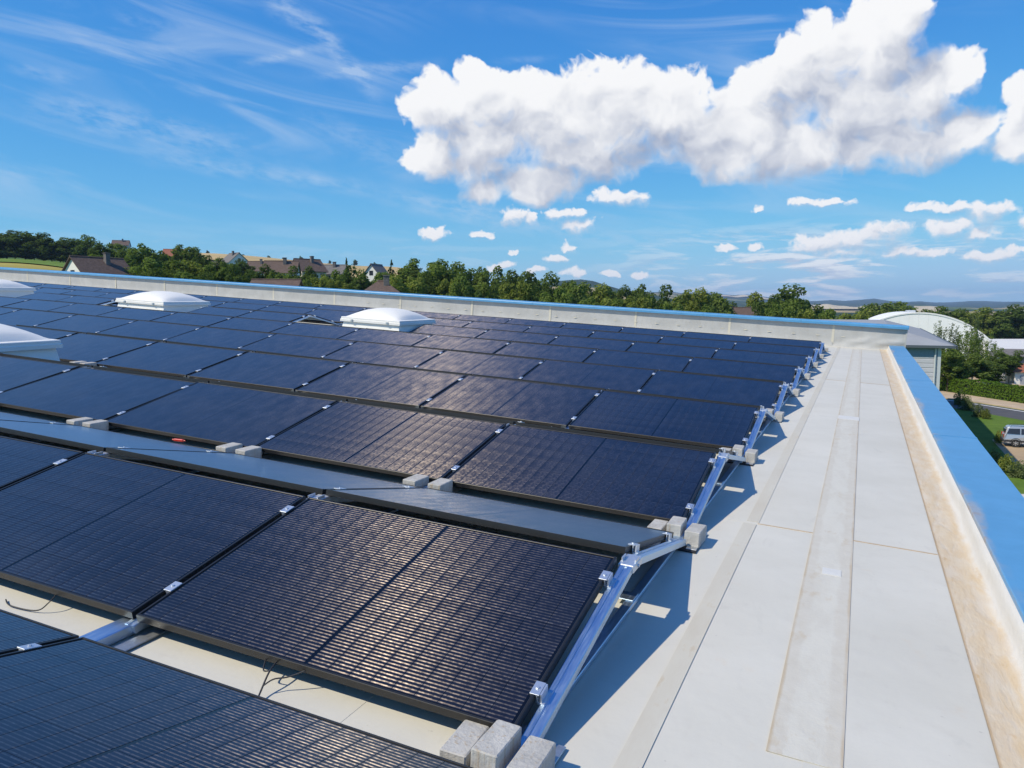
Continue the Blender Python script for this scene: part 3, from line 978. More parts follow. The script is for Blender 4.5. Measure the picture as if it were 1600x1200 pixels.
def mount(j, r, front=True, rear=True):
    x = -j * LP + (0.034 if j == 0 else 0.0)
    e = link('mounting_frame', None, None, ROOF @ T(x, r * PP + PP / 2, 0))
    e.empty_display_size = .2
    rn = 'foreground row' if r < 0 else ('nearest tented row' if r == 0 else ordw(r) + ' tented row back')
    if j == 0:
        lab = f'aluminium triangular mounting frame at the walkway end of the {rn}'
    else:
        lab = f'aluminium mounting frame under the {ordw(j - 1)} panel joint from the walkway, {rn}'
    tag(e, lab, 'mounting frame', 'aluminium frames carrying the solar panels')
    zo = -.0335
    F = T(0, -QF, ZRIDGE) @ RX(SL) @ T(0, -PWID / 2, zo)
    B = T(0, QB, ZRIDGE) @ RZ(math.pi) @ RX(SL) @ T(0, -PWID / 2, zo)
    link('base_rail', BASEM, e)
    link('protection_mat', PADM, e)
    link('cross_bracket', CROSSM, e)
    link('ridge_bracket', BRKM, e, T(0, .045, ZRIDGE - .036))
    link('valley_foot', VALM, e, T(0, -PP / 2 + .06, 0))
    link('foot_plate', VALM2, e, T(0, -PP / 2 + .06, 0))
    cl, nm = (ECLAMP, 'end_clamp') if j == 0 else (CLAMP, 'mid_clamp')
    dx_ = -.034 if j == 0 else 0
    if front:
        link('front_rail', RAIL_F, e, F)
        for yy in (-.36, .40):
            link(nm, cl, e, F @ T(dx_, yy, -zo + .001))
    if rear:
        link('rear_rail', RAIL_B, e, B)
        for yy in (-.36, .42):
            m_ = B @ T(-dx_, yy, -zo + .001)
            if j == 0:
                m_ = m_ @ RZ(math.pi)
            link(nm, cl, e, m_)
    return e
for r in range(-1, NROW):
    n = ncols(r)
    gap = GAPS.get(r, set())
    for j in range(n + 1):
        if (j in gap and (j - 1) in gap):
            continue
        mount(j, r)

# ---- concrete ballast blocks
def block_mesh(w, d, h, s):
    random.seed(s)
    mb = MB().bbox(-w / 2, w / 2, -d / 2, d / 2, 0, h, .004)
    me = fixnormals(mb.mesh('ballast_block', M['concrete']))
    return me
BLK = [block_mesh(.092, .192, .098, 1), block_mesh(.090, .188, .10, 2)]
PADB = MB().box(-.20, .20, -.11, .11, 0.0045, .0125).mesh('pad', M['rubber'])
def block(x, y, z, rz, label, k=0, h=1.0, w=1.0):
    o = link('ballast_block', BLK[k], None, ROOF @ T(x, y, z) @ RZ(rz) @ Matrix.Diagonal((w, 1, h, 1)))
    tag(o, label, 'concrete block', 'concrete ballast blocks in the valleys')
    return o
vn = lambda r: 'at walkway end, ' + ('nearest valley' if r == 0 else ordw(r) + ' valley back')
for r in range(0, NROW + 1):
    y = r * PP + .072
    ja = lambda a: random.uniform(-a, a)
    block(-.143, y + .0 + ja(.006), .006, ja(.04), f'low grey concrete block left of the rail {vn(r)}', 0, .80)
    block(-.026, y + .0 + ja(.006), .024, ja(.03) + .01, f'raised grey concrete block beside the rail {vn(r)}', 1, 1.02)
    block(.094, y - .01 + ja(.01), .006, ja(.05) - .01, f'outermost grey concrete block on the walkway side {vn(r)}', 0)
for (r, j) in ((1, 1), (1, 2), (1, 3), (2, 5), (1, 4)):
    y = r * PP + .064
    for s_, wd in ((-1, 'left'), (1, 'right')):
        block(-j * LP + (-.155 if s_ < 0 else .045), y, .008, random.uniform(-.03, .03),
              f'concrete block {wd} of the {ordw(j - 1)} joint from walkway, {ordw(r)} valley back', s_ > 0, 1.08, 1.15)
# anti-slip mat under the outermost near blocks
for r in range(0, 3):
    o = link('rubber_mat', MB().box(-.11, .115, -.10, .075, .0045, .0115).mesh('rubber_mat', M['rubber']), None, ROOF @ T(.02, r * PP - .02, 0))
    tag(o, f'thin black rubber mat under the blocks {vn(r)}', 'mat')
# cable loop hanging out under the nearest panel
def rp(x, y, z):
    return Vector((x, y, z))
def smooth(pts, n=8):
    """Catmull-Rom through the points"""
    q = [pts[0]] + list(pts) + [pts[-1]]
    out = []
    for i in range(1, len(q) - 2):
        a, b, c, d = q[i - 1], q[i], q[i + 1], q[i + 2]
        for k in range(n):
            u = k / n
            out.append(.5 * ((2 * b) + (c - a) * u + (2 * a - 5 * b + 4 * c - d) * u * u + (3 * b - a - 3 * c + d) * u ** 3))
    return out + [q[-1]]
cb = MB().tube(smooth([rp(-1.00, .20, .085), rp(-.985, .12, .07), rp(-.965, .05, .030), rp(-.93, -.02, .012), rp(-.88, -.075, .010)]), .0035, 6)
cb.tube(smooth([rp(-.97, .07, .04), rp(-.95, .10, .055), rp(-.91, .13, .06), rp(-.86, .17, .08)]), .0030, 6)
cb.tube(smooth([rp(-.985, .12, .07), rp(-1.02, .125, .06), rp(-1.05, .17, .075)]), .0030, 6)
tag(link('cable', fixnormals(cb.mesh('cable', M['cable'], True)), None, ROOF), 'thin black cable loop hanging onto the roof below the nearest panel', 'cable')
cb = MB().tube(smooth([rp(-2.25, .20, .08), rp(-2.235, .14, .05), rp(-2.28, .11, .012), rp(-2.42, .09, .010), rp(-2.5, .12, .01)]), .0030, 6)
tag(link('cable', fixnormals(cb.mesh('cable', M['cable'], True)), None, ROOF), 'thin black cable curl at the left edge under the second panel', 'cable')
rc = MB().bbox(-.045, .045, -.012, .012, -.010, .010, .004)
rc.tube([(-.06, 0, 0), (.06, 0, 0)], .006, 6)
tag(link('cable_connector', fixnormals(rc.mesh('cable_connector', M['red'])), None, ROOF @ T(-4.18, PP + .05, .085) @ RZ(.2)), 'small red plastic connector lying in the valley between the rows', 'connector')

# ------------------------------------------------------------------ skylights
def skylight(x0, x1, y0, y1, label):
    w, d = (x1 - x0), (y1 - y0)
    e = link('skylight', None, None, ROOF @ T((x0 + x1) / 2, (y0 + y1) / 2, 0))
    tag(e, label, 'skylight', 'white domed roof lights')
    # flared curb
    vs_, fs_ = [], []
    for (g, z) in ((.10, 0.003), (.055, .06), (0, .34)):
        a, b = w / 2 + g - .05, d / 2 + g - .05
        vs_ += [(-a, -b, z), (a, -b, z), (a, b, z), (-a, b, z)]
    for r_ in range(2):
        for i in range(4):
            j = (i + 1) % 4
            fs_.append((r_ * 4 + i, r_ * 4 + j, r_ * 4 + 4 + j, r_ * 4 + 4 + i))
    link('curb', MB().add(vs_, fs_).mesh('curb', M['curb']), e)
    # frame in two steps with drip edge
    fm = MB()
    vs_, fs_ = [], []
    a, b = w / 2, d / 2
    prof = [(-.05, .335), (.012, .335), (.012, .385), (-.004, .392), (-.004, .432), (-.012, .440), (-.075, .446), (-.085, .440)]
    for g, z in prof:
        vs_ += [(-a - g, -b - g, z), (a + g, -b - g, z), (a + g, b + g, z), (-a - g, b + g, z)]
    for r_ in range(len(prof) - 1):
        for i in range(4):
            j = (i + 1) % 4
            fs_.append((r_ * 4 + i, r_ * 4 + j, r_ * 4 + 4 + j, r_ * 4 + 4 + i))
    link('frame', fm.add(vs_, fs_).mesh('frame', M['curb']), e)
    for k in (-.3, .3):
        link('hinge', MB().bbox(-.03, .03, -.02, .02, -.03, .03, .004).mesh('hinge', M['galv']), e, T(w * k, -b - .012, .365))
    # opal dome: pillow over a square base
    n = 22
    vs_, fs_ = [], []
    for j in range(n + 1):
        for i in range(n + 1):
            u, v = -1 + 2 * i / n, -1 + 2 * j / n
            hgt = .235 * ((1 - abs(u) ** 2.3) * (1 - abs(v) ** 2.3)) ** .62
            vs_.append((u * (a - .075), v * (b - .075), .444 + hgt))
    fs_ = [(j * (n + 1) + i, j * (n + 1) + i + 1, (j + 1) * (n + 1) + i + 1, (j + 1) * (n + 1) + i) for j in range(n) for i in range(n)]
    link('dome', MB().add(vs_, fs_).mesh('dome', M['dome'], True), e)
skylight(-10.42, -8.78, 13.30, 14.95, 'white dome skylight nearest the middle of the roof, with an open frame to its left')
skylight(-18.00, -16.20, 13.30, 14.95, 'white dome skylight left of centre, just below the far parapet')
skylight(-25.55, -23.72, 13.30, 14.95, 'white dome skylight cut by the left picture edge, close to the far parapet')
skylight(-10.50, -8.75, 3.20, 4.95, 'large near white dome skylight cut by the left picture edge')
#@@PART2@@
# ------------------------------------------------------------------ terrain
def phi_of(px):
    return math.degrees(math.atan((px - 800) / FPX))
PHI = [-180, -120, -70, phi_of(0), phi_of(300), phi_of(600), phi_of(800), phi_of(900), phi_of(1000), phi_of(1100), phi_of(1250), phi_of(1600), 70, 120, 180]
DD = [0, 45, 90, 150, 300, 600, 1000, 2000, 4000, 6500, 9500]
ZT = [[0, 0, 0, 0, 0, 0, 2, 10, 30, 50, 50],
      [0, 0, 2, 5, 12, 26, 40, 60, 70, 70, 60],
      [0, 1, 7, 16, 28, 46, 70, 95, 100, 90, 80],
      [0, 1, 9, 19.2, 30.5, 50, 76, 100, 105, 95, 80],
      [0, 1, 8, 14, 26, 47, 78, 100, 105, 95, 80],
      [0, 1, 6, 10, 17, 32, 61, 82, 95, 95, 80],
      [0, 0, 3, 5, 9, 16, 28, 60, 90, 95, 80],
      [0, 0, 1.5, 3, 6, 11, 18, 80, 70, 90, 80],
      [0, 0, .5, 1, 3, 6, 10, 46, 88, 110, 80],
      [0, 0, 0, 0, 1, 2, 4, 10, 62, 125, 85],
      [0, 0, 0, 0, 0, 1, 2, 6, 18, 62, 55],
      [0, 0, 0, 0, 0, 0, 1, 4, 12, 42, 45],
      [0, 0, 0, 0, 0, 0, 1, 4, 12, 40, 45],
      [0, 0, 0, 0, 0, 0, 1, 6, 20, 45, 45],
      [0, 0, 0, 0, 0, 0, 2, 10, 30, 50, 50]]
def tz_pd(phi, D):
    D = D * math.cos(R_(min(abs(phi), 60)))
    D = min(max(D, 0), DD[-1] - 1)
    i = max(k for k in range(len(PHI) - 1) if PHI[k] <= phi or k == 0)
    j = max(k for k in range(len(DD) - 1) if DD[k] <= D)
    a = min(1, max(0, (phi - PHI[i]) / (PHI[i + 1] - PHI[i])))
    b = (D - DD[j]) / (DD[j + 1] - DD[j])
    a = a * a * (3 - 2 * a)
    z = (ZT[i][j] * (1 - a) + ZT[i + 1][j] * a) * (1 - b) + (ZT[i][j + 1] * (1 - a) + ZT[i + 1][j + 1] * a) * b
    if D > 1500:
        w = min(1, (D - 1500) / 1500)
        z += w * (D / 6500) * (9 * math.sin(phi * .9 + D * .0007) + 6 * math.sin(phi * 2.3 + 1) + 3.5 * math.sin(phi * 5.1 + D * .001))
    return z
def tz(x, y):
    r = Vector((x - CAMW.x, y - CAMW.y, 0))
    u, v = r.dot(RGT), r.dot(FWD)
    return tz_pd(math.degrees(math.atan2(u, v)), math.hypot(u, v))
def polar(phi, D):
    a = R_(phi)
    return CAMW.x + D * (FWD.x * math.cos(a) + RGT.x * math.sin(a)), CAMW.y + D * (FWD.y * math.cos(a) + RGT.y * math.sin(a))

def terrain_mat():
    m, t, b = new_mat('terrain')
    p = coords(t)
    r = t.vmath('SUBTRACT', p, (CAMW.x, CAMW.y, 0))
    v = t.n('ShaderNodeTexVoronoi', feature='F1', voronoi_dimensions='2D')
    v.inputs['Scale'].default_value = 1.0
    wv = t.noise(p, 0.004, 3, 0.5)
    t.link(t.vmath('ADD', t.mul3(p, (.0042, .0026, 0)), t.comb(wv, wv, 0.0)), v.inputs['Vector'])
    vs3 = t.n('ShaderNodeSeparateColor')
    t.link(v.outputs['Color'], vs3.inputs[0])
    ramp = t.n('ShaderNodeValToRGB')
    ramp.color_ramp.interpolation = 'CONSTANT'
    e = ramp.color_ramp.elements
    e[0].position, e[0].color = 0.0, (.05, .085, .03, 1)
    e[1].position, e[1].color = .22, (.40, .31, .16, 1)
    for ps, c in ((.48, (.08, .12, .035, 1)), (.62, (.46, .37, .21, 1)), (.80, (.035, .06, .025, 1)), (.90, (.30, .23, .14, 1))):
        n_ = e.new(ps)
        n_.color = c
    t.link(vs3.outputs[0], ramp.inputs[0])
    dist = t.vmath('LENGTH', t.mul3(r, (1, 1, 0)), out=1)
    n = t.noise(p, .6, 8, 0.7)
    n2 = t.noise(p, .05, 5, 0.6)
    grass = t.mix(t.mapr(n, 0.3, 0.7), (.075, .135, .018), (.12, .195, .030))
    grass = t.mix(t.math('MULTIPLY', t.mapr(n2, 0.5, 0.7), .5), grass, (.15, .16, .05))
    wood = t.mapr(t.noise(p, .0016, 6, 0.6), 0.48, 0.54)
    wood = t.math('MAXIMUM', wood, t.mapr(dist, 3600, 4600))
    far = t.mix(wood, ramp.outputs[0], (.025, .045, .020))
    c = t.mix(t.mapr(dist, 260, 420), grass, far)
    t.link(c, b.inputs['Base Color'])
    b.inputs['Roughness'].default_value = 0.9
    b.inputs['Specular IOR Level'].default_value = 0.1
    bump(t, b, n, 0.06)
    return m
phis = []
a = -180.0
while a < 179.9:
    phis.append(a)
    a += 0.9 if -40 <= a < 40 else 5.0
rings = [6, 14, 24, 34, 45, 55, 66, 78, 90, 105, 120, 135, 150, 175, 200, 225, 260, 300, 350, 400, 460, 530, 600, 680, 760, 840, 920, 1000, 1150, 1300, 1500, 1750, 2000, 2300, 2700, 3100, 3500, 4000, 4600, 5200, 5800, 6200, 6500, 7000, 7800, 8600, 9400]
vs_ = [(CAMW.x, CAMW.y, 0)]
for D in rings:
    for ph in phis:
        x, y = polar(ph, D)
        vs_.append((x, y, tz_pd(ph, D)))
n = len(phis)
fs_ = [(0, 1 + (i + 1) % n, 1 + i) for i in range(n)]
for j in range(len(rings) - 1):
    for i in range(n):
        k = (i + 1) % n
        fs_.append((1 + j * n + i, 1 + j * n + k, 1 + (j + 1) * n + k, 1 + (j + 1) * n + i))
struct(link('ground', fixnormals(MB().add(vs_, fs_).mesh('ground', terrain_mat(), True))), 'grass and farmland terrain rising to the left')
# keep normals upward
def up(me):
    me = fixnormals(me)
    if me.polygons and sum(p.normal.z for p in me.polygons) < 0:
        me.flip_normals()
    return me

def field(name, label, px0, px1, D0, D1, mat, off=.35, nx=24, ny=14):
    vs_, fs_ = [], []
    for j in range(ny + 1):
        for i in range(nx + 1):
            ph = phi_of(px0) + (phi_of(px1) - phi_of(px0)) * i / nx
            D = (D0 + (D1 - D0) * j / ny) / math.cos(R_(ph))
            x, y = polar(ph, D)
            vs_.append((x, y, tz_pd(ph, D) + off))
    fs_ = [(j * (nx + 1) + i, j * (nx + 1) + i + 1, (j + 1) * (nx + 1) + i + 1, (j + 1) * (nx + 1) + i) for j in range(ny) for i in range(nx)]
    struct(link(name, up(MB().add(vs_, fs_).mesh(name, mat, True))), label)
def crop(name, c0, c1, sc=.08):
    m, t, b = new_mat(name)
    p = coords(t)
    n = t.noise(t.mul3(p, (1, .25, 1)), sc, 6, 0.6)
    n2 = t.noise(p, 1.2, 4, 0.7)
    t.link(t.mix(t.mapr(t.math('ADD', t.math('MULTIPLY', n, .7), t.math('MULTIPLY', n2, .3)), .35, .65), c0, c1), b.inputs['Base Color'])
    b.inputs['Roughness'].default_value = .9
    b.inputs['Specular IOR Level'].default_value = 0.1
    return m
wheat = crop('ripe_wheat', (.42, .30, .12), (.54, .40, .18), .02)
stub = crop('dry_grass', (.30, .25, .055), (.40, .34, .09))
lush = crop('lush_meadow', (.10, .17, .02), (.17, .25, .045))
tan = crop('far_stubble', (.50, .42, .28), (.60, .50, .34), .01)
field('meadow', 'dry yellow meadow behind the far parapet at the left edge', -140, 112, 138, 186, stub, .25)
field('meadow', 'green meadow strip below the dark trees at the left edge', -140, 118, 186, 232, lush, .5)
field('wheat_field', 'ripe wheat field on the hillside above the houses', 296, 645, 560, 1060, wheat, 1.0, 40, 24)
field('far_field', 'pale stubble field far off beyond the round tree', 1262, 1372, 1500, 3300, tan, 2.5)
field('far_field', 'pale stubble field on the distant hill left of the round tree', 1105, 1205, 4600, 5400, tan, 6.0)
field('far_field', 'pale field strip behind the white arched hall', 1425, 1470, 1100, 2400, tan, 2.0)

# ------------------------------------------------------------------ foliage
def leaf_mat(name, c0, c1):
    m = bpy.data.materials.new(name)
    m.use_nodes = True
    tr = m.node_tree
    for nd in list(tr.nodes):
        tr.nodes.remove(nd)
    t = NT(tr)
    out = t.n('ShaderNodeOutputMaterial')
    p = coords(t)
    oi = t.n('ShaderNodeObjectInfo')
    q = t.vmath('ADD', p, t.mul3(oi.outputs['Location'], (.37, .37, .37)))
    n = t.noise(q, 5.0, 3, 0.6)
    n2 = t.noise(q, 30.0, 2, 0.6)
    c = t.mix(t.mapr(t.math('ADD', t.math('MULTIPLY', n, .6), t.math('MULTIPLY', n2, .4)), .36, .64), c0, c1)
    k = t.mapr(oi.outputs['Random'], 0, 1, .8, 1.2, False)
    c = t.vmath('MULTIPLY', c, t.comb(k, k, k))
    d = t.n('ShaderNodeBsdfDiffuse')
    t.link(c, d.inputs[0])
    tl = t.n('ShaderNodeBsdfTranslucent')
    t.link(t.vmath('MULTIPLY', c, (1.15, 1.25, .6)), tl.inputs[0])
    mx = t.n('ShaderNodeMixShader')
    mx.inputs[0].default_value = .42
    t.link(d.outputs[0], mx.inputs[1])
    t.link(tl.outputs[0], mx.inputs[2])
    t.link(mx.outputs[0], out.inputs[0])
    return m
LEAF = {'dark': leaf_mat('leaf_dark', (.055, .090, .024), (.135, .185, .048)),
        'mid': leaf_mat('leaf_mid', (.085, .135, .030), (.200, .255, .062)),
        'yellow': leaf_mat('leaf_yellow', (.130, .170, .034), (.265, .295, .072)),
        'conifer': leaf_mat('leaf_conifer', (.035, .064, .024), (.080, .120, .045)),
        'grey': leaf_mat('leaf_grey', (.095, .130, .050), (.190, .225, .095)),
        'hedge': leaf_mat('leaf_hedge', (.060, .120, .014), (.150, .235, .034))}
BARK = plain('bark', (.10, .075, .055), .9, 0, .3, 6)
BIRCHB = plain('birch_bark', (.48, .45, .41), .8, 0, .3, 9)
def leaves(cent, nrm, size, rs, aspect=1.0):
    """one bent leaf-cluster quad for every centre"""
    n = len(cent)
    r = rs.normal(size=(n, 3)) * .5 + nrm
    r /= np.linalg.norm(r, axis=1)[:, None] + 1e-9
    a = np.cross(r, rs.normal(size=(n, 3)))
    a /= np.linalg.norm(a, axis=1)[:, None] + 1e-9
    b = np.cross(r, a)
    s = size * rs.uniform(.55, 1.3, n)[:, None]
    P = np.stack([cent - a * s * aspect, cent - b * s * .62 + r * s * .12, cent + a * s * aspect, cent + b * s * .62 + r * s * .12], 1).reshape(-1, 3)
    return P
def quads_mesh(name, P, mat):
    me = bpy.data.meshes.new(name)
    nv = len(P)
    me.vertices.add(nv)
    me.vertices.foreach_set('co', P.astype(np.float32).ravel())
    me.loops.add(nv)
    me.loops.foreach_set('vertex_index', np.arange(nv, dtype=np.int32))
    me.polygons.add(nv // 4)
    me.polygons.foreach_set('loop_start', np.arange(0, nv, 4, dtype=np.int32))
    me.update(calc_edges=True)
    me.materials.append(mat)
    return me
def crown_mesh(kind, seed, mat):
    """crown in a unit box: x,y in -1..1, z in 0..1"""
    rs = np.random.default_rng(seed)
    C_, N_ = [], []
    if kind == 'round':
        nc = 46
        for k in range(nc):
            d = rs.normal(size=3)
            d /= np.linalg.norm(d)
            rad = rs.uniform(.45, .88) if k > 8 else rs.uniform(.05, .4)
            cc = d * rad
            cc[2] = cc[2] * .50 + .50
            wide = .72 + .28 * math.sin(math.pi * min(1, max(0, cc[2] * .95 + .05)) ** .8)
            cc[:2] *= wide * rs.uniform(.85, 1.08)
            cr = rs.uniform(.15, .29)
            m_ = int(115 * (cr / .22) ** 2)
            dd = rs.normal(size=(m_, 3))
            dd /= np.linalg.norm(dd, axis=1)[:, None]
            C_.append(cc * np.array([1, 1, 2.2]) + dd * cr * rs.uniform(.55, 1.05, m_)[:, None] * np.array([1, 1, .85]))
            N_.append(dd * .9 + np.array([0, 0, .35]))
        size = .060
    elif kind == 'cone':
        for k in range(95):
            h = rs.uniform(.02, .98) ** 1.15
            R0 = (1 - h) ** .85 * .80 + .03
            a_ = rs.uniform(0, 6.283)
            m_ = int(16 + 40 * R0)
            tt = rs.uniform(.15, 1, m_)
            x = np.stack([np.cos(a_ + rs.normal(0, .22, m_)) * R0 * tt, np.sin(a_ + rs.normal(0, .22, m_)) * R0 * tt, (h - .07 * tt + rs.normal(0, .012, m_)) * 3.2], 1)
            C_.append(x)
            N_.append(np.tile([0, 0, .8], (m_, 1)))
        size = .055
    elif kind == 'birch':
        for k in range(40):
            d = rs.normal(size=3)
            d /= np.linalg.norm(d)
            cc = d * rs.uniform(.25, .9)
            cc[2] = cc[2] * .46 + .52
            m_ = int(rs.uniform(55, 110))
            x = np.stack([rs.normal(0, .085, m_), rs.normal(0, .085, m_), -np.abs(rs.normal(0, .34, m_))], 1) + cc * np.array([1, 1, 3.0])
            C_.append(x)
            N_.append(rs.normal(size=(m_, 3)) * .4)
        size = .050
    elif kind == 'bush':
        for k in range(30):
            d = rs.normal(size=3)
            d /= np.linalg.norm(d)
            d[2] = abs(d[2])
            cc = d * rs.uniform(.3, .8)
            m_ = 60
            dd = rs.normal(size=(m_, 3))
            dd /= np.linalg.norm(dd, axis=1)[:, None]
            C_.append(cc + dd * rs.uniform(.14, .26))
            N_.append(dd + np.array([0, 0, .3]))
        size = .075
    C_, N_ = np.concatenate(C_), np.concatenate(N_)
    zs_ = {'round': 2.2, 'cone': 3.2, 'birch': 3.0, 'bush': 1.0}[kind]
    C_[:, 2] *= zs_ / (np.quantile(C_[:, 2], .985) if kind != 'cone' else C_[:, 2].max())
    return quads_mesh('crown', leaves(C_, N_, size, rs), mat)
def trunk_mesh(kind, seed, mat):
    rs = random.Random(seed)
    mb = MB()
    top = .75
    mb.tube([(0, 0, -.03), (rs.uniform(-.01, .01), rs.uniform(-.01, .01), .2), (rs.uniform(-.02, .02), rs.uniform(-.02, .02), .45), (rs.uniform(-.03, .03), 0, top)], .030 if kind != 'birch' else .016, 7, .006)
    if kind != 'cone':
        for k in range(5):
            a_ = rs.uniform(0, 6.28)
            z0 = rs.uniform(.25, .5)
            mb.tube([(0, 0, z0), (.06 * math.cos(a_), .06 * math.sin(a_), z0 + .10), (.16 * math.cos(a_), .16 * math.sin(a_), z0 + .22)], .011, 5, .003)
    return fixnormals(mb.mesh('trunk', mat, True))
CROWN = {}
for kind, mats, ns in (('round', ('dark', 'mid', 'yellow'), 3), ('cone', ('conifer',), 2), ('birch', ('grey', 'mid'), 2), ('bush', ('mid', 'yellow', 'grey'), 1)):
    for mt in mats:
        CROWN[kind, mt] = [crown_mesh(kind, 100 + hash_ * 7 + len(mt) * 13, LEAF[mt]) for hash_ in range(ns)]
TRUNK = {'round': trunk_mesh('round', 3, BARK), 'cone': trunk_mesh('cone', 4, BARK), 'birch': trunk_mesh('birch', 5, BIRCHB)}
TREES = []
def tree(px, top, D, wpx, kind='round', mt='mid', where='', name=None, base=None, clear=.12):
    if kind == 'round':
        top += 8
    x, y = at(px, top, D).xy
    zt_ = at(px, top, D).z
    zb = tz(x, y) - .2 if base is None else base
    H = max(zt_ - zb, 1.0)
    w = wpx * D / FPX / 2 * (1.6 if kind == 'round' else 1.0)
    if kind == 'round':
        clear = max(clear, 1 - 2.5 * w / H)
    e = link(name or {'round': 'broadleaf_tree', 'cone': 'conifer', 'birch': 'birch_tree', 'bush': 'shrub'}[kind], None, None,
             T(x, y, zb) @ RZ(random.uniform(0, 6.28)))
    if kind == 'bush':
        link('foliage', random.choice(CROWN[kind, mt]), e, Matrix.Diagonal((w, w, H, 1)))
    else:
        zs_ = {'round': 2.2, 'cone': 3.2, 'birch': 3.0}[kind]
        link('crown', random.choice(CROWN[kind, mt]), e, T(0, 0, H * clear) @ Matrix.Diagonal((w, w * random.uniform(.9, 1.1), H * (1 - clear) / zs_, 1)))
        link('trunk', TRUNK[kind], e, Matrix.Diagonal((H, H, H, 1)))
    TREES.append((px, e, kind, mt, where))
    return e
# dark belt on the rise at far left
for px, top, w in ((-30, 356, 60), (8, 355, 48), (38, 357, 46), (66, 359, 44), (92, 366, 40), (112, 368, 36), (131, 362, 34), (-10, 372, 46), (22, 370, 44), (52, 374, 42), (80, 376, 40), (104, 378, 36), (126, 378, 34), (38, 383, 40), (70, 386, 38), (4, 384, 40), (98, 388, 36), (120, 389, 34)):
    tree(px, top, 245, w, 'round', 'dark', 'in the belt above the far-left meadow')
for px, top, w, m_ in ((152, 373, 36, 'dark'), (175, 374, 34, 'mid'), (205, 383, 40, 'dark'), (226, 379, 44, 'mid'), (255, 389, 36, 'mid'), (290, 379, 46, 'mid'), (312, 390, 30, 'dark'), (246, 398, 40, 'yellow'), (332, 402, 34, 'mid'), (350, 399, 36, 'dark'), (376, 401, 40, 'dark'), (190, 396, 30, 'mid'), (395, 418, 26, 'dark')):
    tree(px, top, random.uniform(150, 185), w, 'round', m_, 'left of the hillside houses')
for px, top, w, m_, D in ((222, 398, 46, 'mid', 120), (262, 402, 50, 'mid', 118), (300, 404, 50, 'yellow', 122), (338, 408, 44, 'mid', 118), (372, 412, 40, 'dark', 116), (160, 392, 40, 'mid', 150), (280, 420, 40, 'mid', 108), (240, 418, 44, 'dark', 106), (320, 424, 44, 'dark', 104)):
    tree(px, top, D, w, 'round', m_, 'close behind the far parapet on the left')
for px, top, w, k_, m_, D in ((415, 411, 40, 'round', 'dark', 132), (465, 414, 44, 'round', 'dark', 128), (445, 426, 34, 'round', 'mid', 118), (505, 428, 46, 'round', 'yellow', 118), (541, 403, 46, 'cone', 'conifer', 130), (540, 414, 44, 'round', 'dark', 130), (565, 420, 40, 'round', 'dark', 128),
                              (432, 420, 34, 'round', 'mid', 122), (482, 414, 36, 'round', 'dark', 126), (520, 420, 36, 'round', 'mid', 122), (592, 420, 30, 'round', 'mid', 150), (486, 432, 34, 'round', 'mid', 116), (528, 432, 30, 'round', 'yellow', 114)):
    tree(px, top, D, w, k_, m_, 'among the roofs left of centre')
belt = [(612, 406, 54, 'cone', 'conifer'), (640, 412, 44, 'round', 'mid'), (664, 404, 56, 'round', 'mid'), (690, 406, 52, 'round', 'mid'), (722, 410, 56, 'round', 'mid'), (745, 418, 40, 'round', 'dark'), (766, 417, 50, 'round', 'mid'),
        (792, 423, 42, 'round', 'dark'), (812, 425, 44, 'round', 'mid'), (836, 426, 46, 'round', 'dark'), (860, 427, 48, 'round', 'dark'), (880, 436, 40, 'round', 'mid'), (898, 440, 42, 'round', 'mid'), (920, 441, 44, 'round', 'mid'),
        (938, 442, 42, 'round', 'yellow'), (958, 449, 38, 'round', 'mid'), (977, 447, 40, 'round', 'dark'), (998, 445, 40, 'round', 'mid'), (1026, 447, 46, 'round', 'dark'), (1066, 455, 40, 'round', 'mid'), (1084, 450, 56, 'round', 'yellow'), (1108, 457, 40, 'round', 'mid'), (1122, 460, 46, 'round', 'mid'),
        (1142, 470, 34, 'round', 'dark'), (1186, 456, 40, 'round', 'yellow'), (1210, 462, 40, 'round', 'dark'), (1236, 447, 78, 'round', 'dark'), (1264, 468, 40, 'round', 'dark'), (1284, 475, 40, 'round', 'mid'), (1304, 479, 38, 'round', 'mid'), (1328, 484, 36, 'round', 'yellow')]
for px, top, w, k_, m_ in belt:
    tree(px, top, random.uniform(136, 160), w * 1.12, k_, m_, 'in the tree line behind the far parapet')
sx = [b_[0] for b_ in belt]
sy = [b_[1] for b_ in belt]
px = 602
while px < 1330:
    top = np.interp(px, sx, sy) + random.uniform(12, 26)
    if not (1140 < px < 1178):
        tree(px, top, random.uniform(112, 128), random.uniform(34, 52), 'round', random.choice(['mid', 'mid', 'dark', 'yellow']), 'in the low front layer of the tree line')
    px += random.uniform(17, 27)
for px, top, w, m_ in ((1374, 468, 50, 'mid'), (1402, 468, 48, 'mid'), (1352, 478, 34, 'yellow'), (1436, 480, 34, 'dark'), (1478, 475, 44, 'mid'), (1503, 479, 34, 'dark'), (1532, 476, 42, 'yellow'), (1557, 481, 38, 'mid'), (1586, 473, 50, 'dark'), (1622, 478, 50, 'dark'), (1655, 474, 50, 'mid'), (1520, 490, 40, 'mid'), (1572, 492, 44, 'dark'), (1605, 496, 44, 'dark')):
    tree(px, top, random.uniform(215, 245), w * 1.1, 'round', m_, 'behind the white arched hall')
